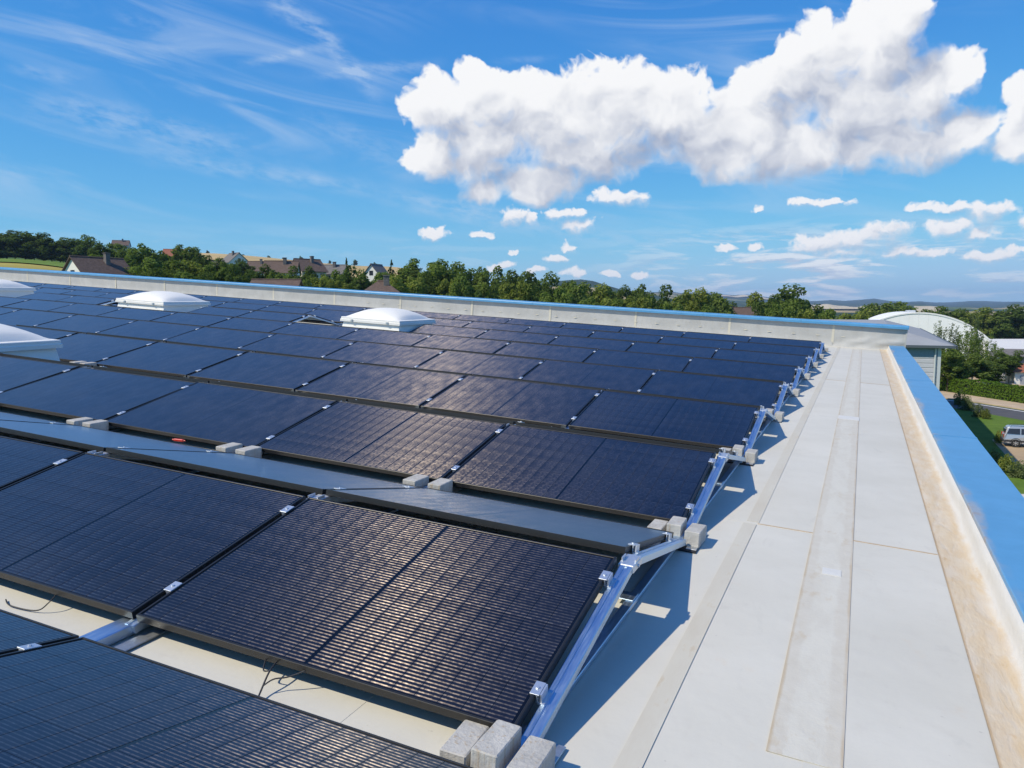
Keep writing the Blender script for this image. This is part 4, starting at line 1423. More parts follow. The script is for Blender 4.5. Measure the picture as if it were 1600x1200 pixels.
# crest of the wheat field
for px, D, h in ((330, 1015, 5), (424, 1040, 5), (446, 1030, 4), (474, 1010, 7), (518, 1000, 5), (557, 990, 8), (588, 980, 6), (385, 1040, 4)):
    x, y = polar(phi_of(px), D / math.cos(R_(phi_of(px))))
    z = tz(x, y)
    e = link('broadleaf_tree', None, None, T(x, y, z))
    link('crown', CROWN['round', 'dark'][px % 3], e, Matrix.Diagonal((h * .6, h * .6, h / 2.2, 1)))
    link('trunk', TRUNK['round'], e, Matrix.Diagonal((h, h, h, 1)))
    TREES.append((px, e, 'round', 'dark', 'on the crest of the wheat field'))
# right-hand yard trees
for px, top, w, D, k_, m_ in ((1466, 508, 26, 116, 'birch', 'grey'), (1490, 512, 40, 114, 'birch', 'grey'), (1513, 512, 44, 118, 'birch', 'mid'), (1524, 494, 30, 120, 'birch', 'grey'), (1545, 528, 44, 117, 'birch', 'mid'), (1484, 540, 46, 108, 'round', 'mid'), (1510, 545, 50, 110, 'round', 'mid'), (1536, 552, 44, 112, 'round', 'dark')):
    tree(px, top, D, w, k_, m_, 'in the yard behind the clipped hedge', clear=.2)
for px, top, w, D in ((1563, 545, 36, 113), (1580, 543, 34, 114), (1553, 570, 26, 110)):
    tree(px, top, D, w, 'round', 'dark', 'beside the white house at right', clear=.35)
for px, base, top, w, m_ in ((1501, 632, 612, 26, 'grey'), (1512, 640, 622, 26, 'grey'), (1529, 650, 633, 26, 'grey'), (1541, 653, 640, 18, 'yellow'), (1552, 722, 706, 40, 'grey'), (1572, 734, 712, 36, 'yellow'), (1592, 742, 722, 40, 'grey'), (1560, 690, 676, 16, 'yellow')):
    g_ = gp(px, base)
    D = (g_ - CAMW).dot(FWD)
    tree(px, top, D, w, 'bush', m_, 'along the grass verge by the long shed', base=0)
# labels: rank the look-alikes from left to right
from collections import defaultdict
cnt = defaultdict(list)
KW = {('round', 'dark'): 'dark green broadleaf tree', ('round', 'mid'): 'green broadleaf tree', ('round', 'yellow'): 'yellowish green tree', ('cone', 'conifer'): 'pointed dark conifer',
      ('birch', 'grey'): 'thin grey-green birch', ('birch', 'mid'): 'leafy green birch', ('bush', 'grey'): 'grey-green shrub', ('bush', 'mid'): 'green shrub', ('bush', 'yellow'): 'yellow-green shrub'}
for px, e, k_, m_, wh in TREES:
    cnt[k_, m_, wh].append((px, e))
for (k_, m_, wh), lst in cnt.items():
    lst.sort(key=lambda q: q[0])
    for i, (px, e) in enumerate(lst):
        lab = f'{KW[k_, m_]} {wh}' + (f', {ordw(i)} from left' if len(lst) > 1 else '')
        tag(e, lab, 'shrub' if k_ == 'bush' else 'tree', wh.replace(' in the', '').strip() if False else ('trees ' + wh if k_ != 'bush' else 'shrubs ' + wh))

# clipped hedge
def hedge():
    A, B = gp(1458, 609), gp(1690, 645)
    d = (B - A)
    L_ = d.length
    rs = np.random.default_rng(5)
    n = 9000
    u = rs.uniform(0, L_, n)
    face = rs.uniform(0, 1, n)
    yy = np.where(face < .45, -.5, np.where(face < .9, rs.uniform(-.5, .5, n), .5)) + rs.normal(0, .06, n)
    zz = np.where((face >= .45) & (face < .9), 2.05 + .12 * np.sin(u * .8) + .08 * np.sin(u * 2.3), rs.uniform(0, 2.0, n)) + rs.normal(0, .07, n)
    P = np.stack([u, yy, zz], 1)
    N_ = np.where((face < .45)[:, None], [0, -1, .4], [0, 0, 1.0])
    me = quads_mesh('foliage', leaves(P, N_, .13, rs), LEAF['hedge'])
    e = link('hedge', None, None, Matrix.Translation(A) @ RZ(math.atan2(d.y, d.x)))
    tag(e, 'long clipped green hedge along the road at right', 'hedge')
    link('foliage', me, e)
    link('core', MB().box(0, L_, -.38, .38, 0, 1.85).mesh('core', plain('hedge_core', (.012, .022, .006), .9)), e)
hedge()

# ------------------------------------------------------------------ road, yard
def sheet_px(name, label, pts, z, mat):
    P = [gp(x, y) for x, y in pts]
    me = up(MB().add([(p.x, p.y, z) for p in P], [tuple(range(len(P)))]).mesh(name, mat))
    struct(link(name, me), label)
asph = plain('asphalt', (.075, .075, .080), .9, 0, .2, .8)
pave = plain('sandy_pavement', (.46, .36, .25), .9, 0, .22, .5)
yardm = plain('sandy_yard', (.38, .28, .17), .95, 0, .28, .35)
conc = plain('pale_concrete', (.50, .49, .46), .9, 0, .15, .5)
line = plain('road_line', (.72, .72, .70), .8, 0, .1)
sheet_px('road', 'grey asphalt road between hedge and grass', [(1400, 611), (1480, 624), (1534, 631), (1600, 641.5), (1720, 661), (1720, 680), (1600, 657), (1543, 646.5), (1480, 636), (1400, 622)], .004, asph)
sheet_px('road_marking', 'thin pale line along the far road edge', [(1440, 619), (1534, 632.4), (1600, 643), (1720, 662.6), (1720, 663.4), (1600, 643.7), (1534, 633), (1440, 619.5)], .009, line)
def kerb_strip():
    pts = [gp(1400, 610.5), gp(1480, 623.5), gp(1534, 630.5), gp(1600, 641), gp(1720, 660.5)]
    far = [gp(1400, 598), gp(1472, 610), gp(1534, 619), gp(1600, 629.5), gp(1720, 647)]
    vs_ = [(p.x, p.y, .0) for p in pts] + [(p.x, p.y, .12) for p in pts] + [(p.x, p.y, .12) for p in far]
    k = len(pts)
    fs_ = [(i, i + 1, k + i + 1, k + i) for i in range(k - 1)] + [(k + i, k + i + 1, 2 * k + i + 1, 2 * k + i) for i in range(k - 1)]
    struct(link('pavement', fixnormals(MB().add(vs_, fs_).mesh('pavement', pave))), 'sandy pavement with kerb below the hedge')
kerb_strip()
sheet_px('yard', 'sandy gravel yard under the parked car', [(1550, 687), (1575, 682), (1600, 683), (1740, 696), (1760, 790), (1600, 740), (1572, 712)], .006, yardm)
sheet_px('concrete_apron', 'pale concrete apron beside the building', [(1575, 772), (1600, 772), (1680, 776), (1720, 860), (1620, 860)], .007, conc)
sheet_px('forecourt', 'sandy ground behind the hedge', [(1465, 600), (1680, 625), (1680, 590), (1470, 585)], .003, yardm)

# ------------------------------------------------------------------ buildings
def facet_roof(vs_, fs_, name, mat):
    return fixnormals(MB().add(vs_, fs_).mesh(name, mat))
def tile_mat(name, c0, c1):
    m, t, b = new_mat(name)
    p = coords(t)
    x, y, z = t.sep(p)
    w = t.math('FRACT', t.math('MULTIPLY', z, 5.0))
    n = t.noise(p, 2.0, 5, .7)
    n2 = t.noise(t.mul3(p, (4, 4, 5)), 1.0, 2, .6)
    c = t.mix(t.mapr(t.math('ADD', t.math('MULTIPLY', n, .5), t.math('MULTIPLY', n2, .5)), .35, .65), c0, c1)
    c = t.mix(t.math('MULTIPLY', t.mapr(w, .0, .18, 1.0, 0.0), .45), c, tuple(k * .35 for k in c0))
    t.link(c, b.inputs['Base Color'])
    b.inputs['Roughness'].default_value = .85
    return m
TILE = tile_mat('brown_tiles', (.085, .055, .042), (.145, .098, .075))
TILEG = tile_mat('grey_tiles', (.11, .10, .095), (.19, .175, .165))
TILER = tile_mat('red_tiles', (.24, .075, .04), (.34, .12, .065))
WHITE = plain('white_render', (.74, .73, .70), .85, 0, .05, 1.5)
CREAM = plain('cream_render', (.62, .57, .48), .85, 0, .06, 1.5)
GREYW = plain('grey_render', (.34, .36, .40), .85, 0, .06, 1.5)
GLASS = plain('window_glass', (.03, .035, .045), .12, 0, .1, 1)
DARKW = plain('dark_timber', (.06, .045, .035), .8, 0, .2, 3)
def house(px, ridge_y, D, L_, W_, wall_h, roof_h, rot, wall, tiles, label, name='house', chim=True, hip=False, base=None):
    """gabled house; ridge along local x. L_ and W_ in metres, rot relative to the view"""
    P = at(px, ridge_y, D)
    zb = P.z - wall_h - roof_h
    e = link(name, None, None, T(P.x, P.y, zb) @ RZ(YAW + rot))
    tag(e, label, 'house', None)
    a, b, h = L_ / 2, W_ / 2, wall_h
    zlo = min(0, tz(P.x, P.y) - zb - 1.0)
    ga = a - (b * .8 if hip else 0)
    vs_ = [(-a, -b, zlo), (a, -b, zlo), (a, b, zlo), (-a, b, zlo), (-a, -b, h), (a, -b, h), (a, b, h), (-a, b, h), (-a, 0, h + roof_h * .97), (a, 0, h + roof_h * .97)]
    fs_ = [(0, 1, 5, 4), (2, 3, 7, 6), (1, 2, 6, 5), (3, 0, 4, 7)]
    if not hip:
        fs_ += [(5, 6, 9), (7, 4, 8)]
    link('wall', fixnormals(MB().add(vs_, fs_).mesh('wall', wall)), e)
    o = .45
    rb = b + o
    hd = -o * roof_h / b
    ax = a + .35
    rx = ax if not hip else ga
    th = .16
    vs_ = []
    for dz_ in (0, th):
        vs_ += [(-ax, -rb, h + hd + dz_), (ax, -rb, h + hd + dz_), (rx, 0, h + roof_h + dz_), (-rx, 0, h + roof_h + dz_), (-ax, rb, h + hd + dz_), (ax, rb, h + hd + dz_)]
    fs_ = [(6, 7, 8, 9), (9, 8, 11, 10), (0, 3, 2, 1), (3, 4, 5, 2), (0, 1, 7, 6), (5, 4, 10, 11)]
    if hip:
        fs_ += [(7, 11, 8), (6, 9, 10), (1, 5, 11, 7), (4, 0, 6, 10)]
    else:
        fs_ += [(1, 2, 8, 7), (2, 5, 11, 8), (3, 0, 6, 9), (4, 3, 9, 10)]
    rf = link('roof', fixnormals(MB().add(vs_, fs_).mesh('roof', tiles)), e)
    link('ridge_cap', fixnormals(MB().tube([(-rx, 0, h + roof_h + th), (rx, 0, h + roof_h + th)], .13, 6).mesh('ridge_cap', tiles)), rf)
    if chim:
        cx_ = a * .25
        mb = MB().bbox(cx_ - .35, cx_ + .35, -b * .25 - .35, -b * .25 + .35, h + roof_h * .55, h + roof_h + .75, .02)
        mb.bbox(cx_ - .42, cx_ + .42, -b * .25 - .42, -b * .25 + .42, h + roof_h + .75, h + roof_h + .87, .02)
        link('chimney', fixnormals(mb.mesh('chimney', TILEG)), rf)
    for i in range(3):
        xx = -a + L_ * (i + .5) / 3
        w_ = link('window', MB().box(xx - .55, xx + .55, -b - .03, -b + .02, h - 1.9, h - .6).mesh('window', GLASS), e)
        link('frame', MB().box(xx - .62, xx + .62, -b - .02, -b + .015, h - 1.97, h - .53).mesh('frame', WHITE), w_)
    for sx_ in (-1, 1):
        if not hip:
            w_ = link('window', MB().box(sx_ * a - .03, sx_ * a + .03, -.55, .55, h - .1, h + roof_h * .42).mesh('window', GLASS), e)
            link('frame', MB().box(sx_ * a - .02, sx_ * a + .02, -.62, .62, h - .17, h + roof_h * .42 + .07).mesh('frame', WHITE), w_)
    return e
house(152, 404, 118, 7.6, 7.6, 3.0, 3.2, 1.0, WHITE, TILE, 'white gabled house with brown tiled roof and grey chimney, behind the far parapet at left')
house(440, 409, 172, 6.8, 6.4, 3.0, 2.4, .12, WHITE, TILE, 'brown-roofed white house half hidden by dark trees left of centre')
house(480, 406, 182, 6.2, 6.4, 3.0, 2.6, .75, CREAM, TILE, 'brown-roofed house turned gable-on, right of the white one')
house(519, 415, 190, 6.6, 6.0, 2.8, 2.0, -.1, CREAM, TILEG, 'house with plain grey roof below the wheat field')
house(588, 414, 196, 5.0, 4.6, 3.4, 2.6, 1.2, WHITE, TILEG, 'small white gable house beside the conifer', chim=False)
house(596, 441, 100, 5.4, 5.6, 2.6, 1.7, .10, CREAM, TILE, 'low brown hipped roof just above the blue coping, centre left', hip=True)
house(432, 439, 100, 5.6, 4.0, 2.6, 1.0, .05, CREAM, TILE, 'flat-looking brown roof edge just above the far parapet', chim=False)
house(274, 390, 330, 9.0, 8.0, 3.2, 3.2, .2, CREAM, TILER, 'reddish-roofed house among the trees on the hill')
house(366, 396, 300, 7.5, 8.0, 3.4, 3.4, -.75, WHITE, TILEG, 'white-gabled house at the left end of the wheat field')
house(189, 376, 420, 8.0, 8.0, 3.0, 2.6, .3, CREAM, TILE, 'small brown house high on the hill behind the trees')
house(405, 409, 260, 7.0, 7.0, 3.4, 3.0, .05, CREAM, TILE, 'brown-roofed house below the wheat field, left of the white house')
house(1164, 482, 150, 4.4, 5.0, 2.6, 1.5, .0, CREAM, TILE, 'small brown roof peeking over the coping right of the tree line', chim=False)

# long grey shed beyond the parapet
def ribs(name, c, per, axis):
    m, t, b = new_mat(name)
    p = coords(t)
    x, y, z = t.sep(p)
    v = {'z': z, 'x': x, 'y': y}[axis]
    w = t.math('ABSOLUTE', t.math('SUBTRACT', t.math('FRACT', t.math('DIVIDE', v, per)), .5))
    g_ = t.mapr(w, .36, .46)
    n = t.noise(p, 1.5, 5, .6)
    c_ = t.mix(t.mapr(n, .3, .7), tuple(k * .94 for k in c), tuple(k * 1.05 for k in c))
    t.link(t.mix(t.math('MULTIPLY', g_, .35), c_, tuple(k * .55 for k in c)), b.inputs['Base Color'])
    b.inputs['Roughness'].default_value = .5
    bump(t, b, t.math('SUBTRACT', 1.0, g_), .02)
    return m
SHEDW = ribs('shed_cladding', (.47, .48, .53), .32, 'z')
SHEDR = plain('shed_roof_felt', (.30, .31, .32), .8, 0, .1, .6)
TRIM = plain('light_trim', (.55, .58, .60), .5, .2, .05)
GUT = plain('dark_gutter', (.10, .12, .14), .5, .3, .05)
Dsh = 54.0
cr_ = at(1470.5, 541, Dsh)
e = link('storage_shed', None, None, T(cr_.x, cr_.y, 0) @ RZ(-.0176))
tag(e, 'grey clad shed with low hipped roof just past the roof corner', 'building')
eh = cr_.z
SW, SD = 15.0, 46.0
link('wall', MB().box(-SW, 0, 0, SD, -.5, eh).mesh('wall', SHEDW), e)
o = .85
rz_ = 1.15
vs_ = [(-SW - o, -o, eh), (o, -o, eh), (o, SD + o, eh), (-SW - o, SD + o, eh), (-SW / 2, SW / 2, eh + rz_), (-SW / 2, SD - SW / 2, eh + rz_)]
of = .35
vs_ = [(-SW - o, -of, eh + .03), (o, -of, eh + .03), (o, SD + o, eh + .03), (-SW - o, SD + o, eh + .03), (-3.2, 5.0, eh + rz_), (-3.2, SD - 5, eh + rz_), (-SW + 3.2, 5.0, eh + rz_), (-SW + 3.2, SD - 5, eh + rz_)]
fs_ = [(0, 1, 4, 6), (1, 2, 5, 4), (2, 3, 7, 5), (3, 0, 6, 7), (4, 5, 7, 6), (0, 3, 2, 1)]
rf = link('roof', fixnormals(MB().add(vs_, fs_).mesh('roof', SHEDR)), e)
gm = MB().box(-SW - o - .1, o + .1, -of - .12, -of, eh - .12, eh + .06)
gm.box(o, o + .12, -of - .12, SD + o, eh - .12, eh + .06)
link('gutter', gm.mesh('gutter', GUT), rf)
link('soffit', MB().box(-SW, o - .02, -of + .01, -.005, eh - .10, eh - .02).mesh('soffit', GUT), rf)
link('eave_shade_band', MB().box(-SW, -.18, -.03, -.003, eh - .75, eh - .11).mesh('eave_shade_band', plain('blue_grey_band', (.20, .26, .33), .5)), e)  # dark strip painting in the shade below the eave
link('corner_trim', MB().box(-.17, .03, -.045, .15, -.4, eh - .11).mesh('corner_trim', TRIM), e)
link('downpipe', fixnormals(MB().tube([(-.32, -.09, eh - .15), (-.32, -.09, .1)], .06, 8).mesh('downpipe', TRIM)), e)

# white arched hall
def arch_hall():
    P = at(1436, 489, 165)
    zt_ = P.z
    hw, rise = 14.6, 7.0
    Rr = (hw * hw + rise * rise) / (2 * rise)
    zs = zt_ - rise
    e = link('arched_hall', None, None, T(P.x, P.y, 0) @ RZ(YAW - .40))
    tag(e, 'large white hall with arched barrel roof beyond the shed', 'building')
    Lh = 50
    n = 28
    th0 = math.asin(hw / Rr)
    arc = [(Rr * math.sin(-th0 + 2 * th0 * k / n), zs + Rr * math.cos(-th0 + 2 * th0 * k / n) - (Rr - rise)) for k in range(n + 1)]
    wm_ = plain('white_sheet_metal', (.84, .84, .85), .5, 0, .04, .4)
    # barrel roof sheets, each bay a piece
    nb = 20
    for i in range(nb):
        y0, y1 = Lh * i / nb + .03, Lh * (i + 1) / nb - .03
        vs_ = [(x, y0, z) for x, z in arc] + [(x, y1, z) for x, z in arc] + [(x * .99, y0, z - .15) for x, z in arc] + [(x * .99, y1, z - .15) for x, z in arc]
        k = n + 1
        fs_ = [(a, a + 1, k + a + 1, k + a) for a in range(n)] + [(a, 2 * k + a, 2 * k + a + 1, a + 1) for a in range(n)] + [(k + a, k + a + 1, 3 * k + a + 1, 3 * k + a) for a in range(n)]
        link('roof_sheet', fixnormals(MB().add(vs_, fs_).mesh('roof_sheet', wm_, False)), e)
    # gable end in upright panels
    npan = 16
    for i in range(npan):
        x0, x1 = -hw + 2 * hw * i / npan + .006, -hw + 2 * hw * (i + 1) / npan - .006
        za = lambda x: zs + math.sqrt(max(0, Rr * Rr - x * x)) - (Rr - rise) - .12
        vs_ = []
        for yy in (.15, .32):
            vs_ += [(x0, yy, -.5), (x1, yy, -.5), (x1, yy, max(za(x1), zs - .3)), ((x0 + x1) / 2, yy, za((x0 + x1) / 2)), (x0, yy, max(za(x0), zs - .3))]
        fs_ = [(0, 1, 2, 3, 4), (9, 8, 7, 6, 5), (0, 5, 6, 1), (1, 6, 7, 2), (2, 7, 8, 3), (3, 8, 9, 4), (4, 9, 5, 0)]
        link('gable_panel', fixnormals(MB().add(vs_, fs_).mesh('gable_panel', wm_)), e)
    link('side_wall', MB().box(-hw, -hw + .3, .3, Lh, -.5, zs + .05).mesh('side_wall', GREYW), e)
    link('side_wall', MB().box(hw - .3, hw, .3, Lh, -.5, zs + .05).mesh('side_wall', GREYW), e)
    link('verge_trim', fixnormals(MB().tube([(x, .1, z + .05) for x, z in arc], .10, 6).mesh('verge_trim', WHITE, True)), e)
    link('roof_vent', MB().bbox(-.9, .9, 20, 26, zt_ - .1, zt_ + .45, .08).mesh('roof_vent', TRIM), e)
arch_hall()
def low_hall():
    a_, b_ = at(1543, 549, 138), at(1700, 560, 138)
    c_, d_ = at(1545, 528, 160), at(1700, 531, 160)
    e = link('flat_roofed_hall', None, None, T(a_.x, a_.y, 0))
    tag(e, 'low hall with white sheet roof and grey fascia at the right edge', 'building')
    pts = [p - Vector((a_.x, a_.y, 0)) for p in (a_, b_, d_, c_)]
    zlo, zhi = (a_.z + b_.z) / 2, (c_.z + d_.z) / 2
    for p, z in zip(pts, (zlo, zlo, zhi, zhi)):
        p.z = z
    vs_ = [tuple(p) for p in pts] + [(p.x, p.y, p.z - .2) for p in pts]
    fs_ = [(0, 1, 2, 3), (7, 6, 5, 4), (0, 4, 5, 1), (1, 5, 6, 2), (2, 6, 7, 3), (3, 7, 4, 0)]
    link('roof', fixnormals(MB().add(vs_, fs_).mesh('roof', plain('white_roof_sheet', (.66, .64, .60), .6, 0, .05, .5))), e)
    f = (pts[1] - pts[0]).normalized()
    nrm = Vector((f.y, -f.x, 0))
    A, B = pts[0] + nrm * .1, pts[1] + nrm * .1
    vs_ = [(A.x, A.y, zlo + .05), (B.x, B.y, zlo + .05), (B.x, B.y, zlo - .75), (A.x, A.y, zlo - .75)]
    vs_ += [(x - nrm.x * .08, y - nrm.y * .08, z) for x, y, z in vs_]
    link('fascia', fixnormals(MB().add(vs_, [(0, 1, 2, 3), (7, 6, 5, 4), (0, 4, 5, 1), (3, 2, 6, 7), (1, 5, 6, 2), (0, 3, 7, 4)]).mesh('fascia', plain('grey_fascia', (.40, .41, .42), .6))), e)
    q = [p - nrm * .8 for p in pts[:2]] + [p + nrm * .5 for p in pts[2:]]
    vs_ = [(p.x, p.y, -.5) for p in q] + [(p.x, p.y, zz - .22) for p, zz in zip(q, (zlo, zlo, zhi - .3, zhi - .3))]
    link('wall', fixnormals(MB().add(vs_, [(0, 1, 5, 4), (1, 2, 6, 5), (2, 3, 7, 6), (3, 0, 4, 7)]).mesh('wall', CREAM)), e)
low_hall()
def yard_house():
    A, B = at(1553, 590, 126), at(1577, 590, 126)
    e = link('yard_house', None, None, T(A.x, A.y, 0) @ RZ(YAW - .35))
    tag(e, 'white and blue-grey house behind the dark trees at right', 'house')
    w = (B - A).length * 1.05
    link('wall', MB().box(0, w, 0, 7, -.3, 4.0).mesh('wall', WHITE), e)
    link('side_wall', MB().box(w + .002, w + 7, 1.2, 7, -.3, 3.8).mesh('side_wall', plain('blue_grey_render', (.26, .28, .36), .8)), e)  # blue-grey is the shade on this wall, put into its colour
    vs_ = [(-.4, -.4, 3.98), (w + 7.4, -.4, 3.98), (w + 7.4, 7.4, 3.98), (-.4, 7.4, 3.98), (1.5, 3.5, 5.0), (w + 5.5, 3.5, 5.0)]
    link('roof', fixnormals(MB().add(vs_, [(0, 1, 5, 4), (1, 2, 5), (2, 3, 4, 5), (3, 0, 4), (0, 3, 2, 1)]).mesh('roof', TILEG)), e)
    for xx in (.45, 1.5):
        wn_ = link('window', MB().box(xx - .22, xx + .22, -.05, .02, 1.0, 2.5).mesh('window', GLASS), e)
        link('frame', MB().box(xx - .28, xx + .28, -.035, .015, .94, 2.56).mesh('frame', TRIM), wn_)
    wn_ = link('window', MB().box(w + 2.0, w + 3.6, 1.15, 1.22, 1.2, 2.6).mesh('window', GLASS), e)
    link('frame', MB().box(w + 1.9, w + 3.7, 1.17, 1.215, 1.1, 2.7).mesh('frame', WHITE), wn_)
yard_house()
def annex():
    A = gp(1584, 609)
    e = link('garage', None, None, T(A.x, A.y, 0) @ RZ(YAW - .30))
    tag(e, 'small white garage with red roof at the right edge', 'garage')
    link('wall', MB().box(0, 6.5, 0, 4.5, -.2, 2.6).mesh('wall', WHITE), e)
    vs_ = [(-.4, -.4, 2.55), (6.9, -.4, 2.55), (6.9, 4.9, 2.55), (-.4, 4.9, 2.55), (.8, 2.2, 3.7), (5.8, 2.2, 3.7)]
    link('roof', fixnormals(MB().add(vs_, [(0, 1, 5, 4), (1, 2, 5), (2, 3, 4, 5), (3, 0, 4), (0, 3, 2, 1)]).mesh('roof', TILER)), e)
    dr = link('door', MB().box(.7, 1.7, -.04, .02, 0, 2.1).mesh('door', GREYW), e)
    link('handle', MB().bbox(1.5, 1.58, -.08, -.04, 1.0, 1.1, .005).mesh('handle', TRIM), dr)
    for xx in (2.6, 4.6):
        link('door_panel', MB().box(xx - .9, xx + .9, -.035, .02, .05, 2.2).mesh('door_panel', TRIM), e)
annex()
# garden wall of sandstone behind the hedge
A, B = gp(1546, 606), gp(1600, 613)
gw = link('garden_wall', None, None, Matrix.Translation(A) @ RZ(math.atan2((B - A).y, (B - A).x)))
tag(gw, 'low sandstone garden wall behind the hedge', 'wall')
Lw = (B - A).length
link('masonry', MB().bbox(0, Lw, -.15, .15, -.1, .9, .02).mesh('masonry', plain('sandstone', (.40, .31, .22), .9, 0, .3, 1.2)), gw)
link('wall_cap', MB().bbox(-.05, Lw + .05, -.2, .2, .902, 1.0, .02).mesh('wall_cap', plain('sandstone_cap', (.46, .38, .29), .9, 0, .2, 1.5)), gw)

# ------------------------------------------------------------------ parked car
def car():
    g_ = gp(1584.5, 696.5)
    e = link('parked_car', None, None, T(g_.x, g_.y, .006) @ RZ(YAW - .46))
    tag(e, 'silver estate car parked on the sandy yard at the right edge', 'car')
    paint, t, b = new_mat('silver_paint')
    b.inputs['Base Color'].default_value = (.55, .56, .58, 1)
    b.inputs['Metallic'].default_value = .6
    b.inputs['Roughness'].default_value = .32
    b.inputs['Coat Weight'].default_value = .6
    dark = plain('car_plastic', (.03, .03, .033), .6)
    tyre = plain('tyre', (.018, .018, .018), .85)
    rim = plain('alloy_rim', (.60, .61, .62), .35, .8, .05)
    lens = plain('tail_lens', (.40, .02, .015), .25)
    # side outline, x forward (rear axle at 0), z up; half-width by height
    W2 = .88
    prof = [(-.86, .42), (-.90, .62), (-.88, .98), (-.80, 1.06), (-.66, 1.60), (-.52, 1.70), (.6, 1.75), (1.35, 1.70), (2.05, 1.14), (3.15, 1.02), (3.42, .86), (3.46, .45), (3.10, .30), (-.60, .30)]
    def hw_(z):
        return W2 if z < 1.05 else W2 - (z - 1.05) / .7 * .20
    vs_, fs_ = [], []
    n = len(prof)
    for s_ in (-1, 1):
        for x, z in prof:
            vs_.append((x, s_ * (hw_(z) - .06), z))
    for s_ in (-1, 1):
        for x, z in prof:
            cx_, cz_ = 1.28, .95
            vs_.append((x + (cx_ - x) * .035, s_ * hw_(z), z + (cz_ - z) * .05))
    fs_ += [(i, (i + 1) % n, (i + 1) % n + n, i + n) for i in range(n)]
    fs_ += [(i, 2 * n + i, 2 * n + (i + 1) % n, (i + 1) % n) for i in range(n)]
    fs_ += [(n + i, n + (i + 1) % n, 3 * n + (i + 1) % n, 3 * n + i) for i in range(n)]
    fs_ += [tuple(range(2 * n, 3 * n)), tuple(range(4 * n - 1, 3 * n - 1, -1))]
    link('body', fixnormals(MB().add(vs_, fs_).mesh('body', paint)), e)
    def wing(pts, nm, mat, off=.006):
        for s_ in (-1, 1):
            v = [(x, s_ * (hw_(z) + off), z) for x, z in pts] + [(x, s_ * (hw_(z) - .03), z) for x, z in pts]
            k = len(pts)
            f = [tuple(range(k)), tuple(range(2 * k - 1, k - 1, -1))] + [(i, i + k, (i + 1) % k + k, (i + 1) % k) for i in range(k)]
            link(nm, fixnormals(MB().add(v, f).mesh(nm, mat)), e)
    wing([(-.66, 1.14), (-.52, 1.56), (.28, 1.60), (.28, 1.12)], 'rear_window', GLASS)
    wing([(.36, 1.12), (.36, 1.60), (1.24, 1.58), (1.78, 1.14)], 'front_window', GLASS)
    wing([(-.84, .44), (-.84, .60), (3.38, .60), (3.38, .44)], 'side_trim', dark)
    link('windscreen', fixnormals(MB().add([(1.40, -.62, 1.66), (1.40, .62, 1.66), (2.02, .74, 1.16), (2.02, -.74, 1.16), (1.36, -.62, 1.62), (1.36, .62, 1.62), (1.98, .74, 1.12), (1.98, -.74, 1.12)],
         [(0, 1, 2, 3), (7, 6, 5, 4), (0, 4, 5, 1), (2, 6, 7, 3), (1, 5, 6, 2), (3, 7, 4, 0)]).mesh('windscreen', GLASS)), e)
    link('tailgate_window', MB().box(-.80, -.70, -.58, .58, 1.14, 1.50).mesh('tailgate_window', GLASS), e)
    link('bumper', MB().bbox(-.98, -.82, -.84, .84, .42, .66, .03).mesh('bumper', dark), e)
    link('bumper', MB().bbox(3.40, 3.54, -.82, .82, .36, .62, .03).mesh('bumper', dark), e)
    for s_ in (-1, 1):
        link('tail_light', MB().bbox(-.91, -.85, s_ * .74 - .09, s_ * .74 + .09, .80, 1.10, .01).mesh('tail_light', lens), e)
        link('headlight', MB().bbox(3.34, 3.47, s_ * .62 - .16, s_ * .62 + .16, .68, .84, .02).mesh('headlight', rim), e)
        link('mirror', MB().bbox(1.62, 1.78, s_ * .97 - .09, s_ * .97 + .09, 1.06, 1.22, .02).mesh('mirror', paint), e)
        link('roof_rail', fixnormals(MB().tube([(-.4, s_ * .60, 1.72), (-.35, s_ * .60, 1.79), (1.0, s_ * .60, 1.81), (1.1, s_ * .60, 1.74)], .02, 6).mesh('roof_rail', dark)), e)
    def disc(r0, r1, y0, y1, nm, mat, par, seg=24):
        vs_, fs_ = [], []
        for y_, r_ in ((y0, r0), (y0, r1), (y1, r1), (y1, r0)):
            vs_ += [(r_ * math.cos(2 * math.pi * k / seg), y_, r_ * math.sin(2 * math.pi * k / seg)) for k in range(seg)]
        for q_ in range(4):
            for k in range(seg):
                j = (k + 1) % seg
                a_, b_ = q_ * seg, ((q_ + 1) % 4) * seg
                fs_.append((a_ + k, a_ + j, b_ + j, b_ + k))
        return link(nm, fixnormals(MB().add(vs_, fs_).mesh(nm, mat, False)), par)
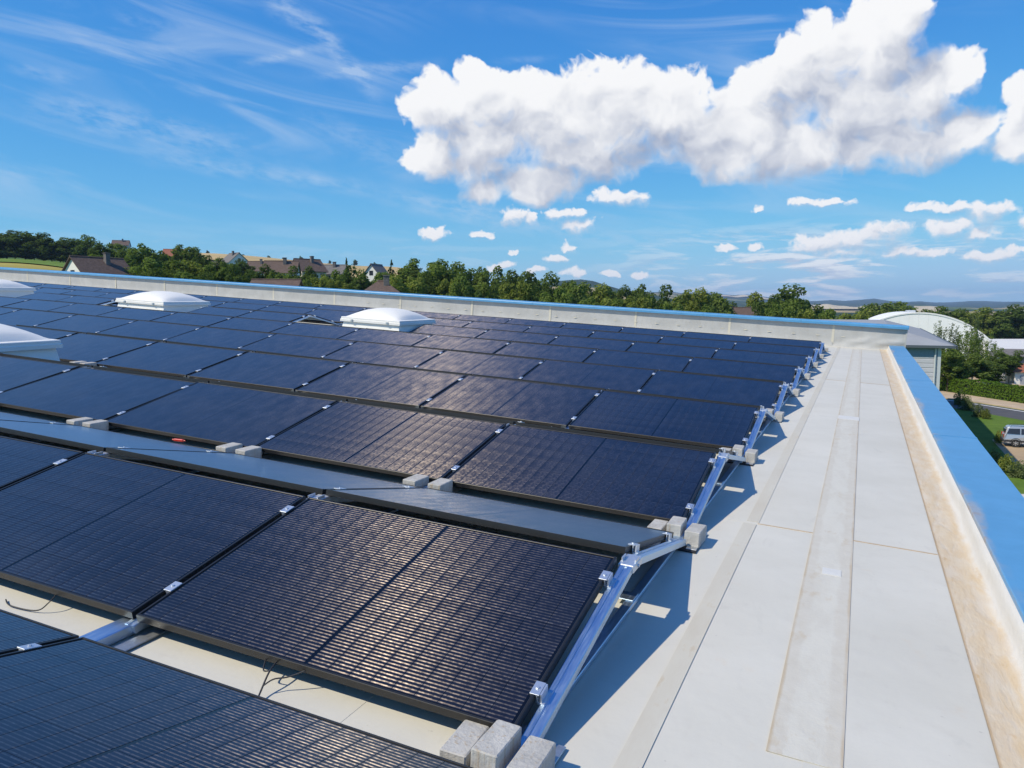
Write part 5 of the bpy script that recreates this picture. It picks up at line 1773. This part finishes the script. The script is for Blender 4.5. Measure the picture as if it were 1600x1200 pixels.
    for x in (0, 2.62):
        for s_ in (-1, 1):
            w_ = link('wheel', MB().tube([(0, -.08, 0), (0, .08, 0)], .22, 16).mesh('wheel', dark), e, T(x, s_ * .80, .34))
            disc(.215, .34, -.11, .11, 'tyre', tyre, w_)
            sp_ = MB().tube([(0, s_ * .07, 0), (0, s_ * .105, 0)], .06, 10)
            for k in range(6):
                a_ = math.pi / 3 * k
                sp_.box(-.022, .022, min(s_ * .085, s_ * .10), max(s_ * .085, s_ * .10), .04, .205, Matrix.Rotation(a_, 4, 'Y'))
            link('rim', fixnormals(sp_.mesh('rim', rim)), w_)
            link('wheel_arch', fixnormals(MB().tube([(x + .42 * math.cos(a_), s_ * .872, .34 + .42 * math.sin(a_)) for a_ in [math.pi * k / 10 for k in range(11)]], .03, 6).mesh('wheel_arch', dark)), e)
car()

# far wind turbines on the ridge
for px, D in ((1119, 6150), (1137, 6100)):
    x, y = polar(phi_of(px), D)
    z = tz(x, y)
    e = link('wind_turbine', None, None, T(x, y, z) @ RZ(YAW))
    tag(e, f'tiny white wind turbine on the far ridge, {"left" if px < 1125 else "right"} of the two', 'wind turbine', 'wind turbines on the far ridge')
    wm_ = WHITE
    link('tower', fixnormals(MB().tube([(0, 0, -2), (0, 0, 42)], 1.5, 8, .8).mesh('tower', wm_)), e)
    link('nacelle', MB().bbox(-1.2, 1.2, -2.5, 3, 41, 43.5, .3).mesh('nacelle', wm_), e)
    for k in range(3):
        a_ = 2.094 * k + px
        link('blade', fixnormals(MB().tube([(0, -2.8, 42), (20 * math.sin(a_), -2.8, 42 + 20 * math.cos(a_))], .7, 6, .2).mesh('blade', wm_)), e)

# ------------------------------------------------------------------ air
HAZE = True
if HAZE:
    hm_ = bpy.data.materials.new('haze')
    hm_.use_nodes = True
    tr = hm_.node_tree
    for nd in list(tr.nodes):
        tr.nodes.remove(nd)
    t = NT(tr)
    out = t.n('ShaderNodeOutputMaterial')
    pv_ = t.n('ShaderNodeVolumePrincipled')
    pv_.inputs['Color'].default_value = (.50, .70, 1.0, 1)
    pv_.inputs['Density'].default_value = 1.1e-4
    pv_.inputs['Anisotropy'].default_value = 0.0
    t.link(pv_.outputs[0], out.inputs['Volume'])
    hb = link('haze', MB().box(-9900, 9900, -9900, 9900, -14, 190).mesh('haze', hm_))
    hb['kind'] = 'stuff'
    hb['label'] = 'thin blue summer haze over the far hills'
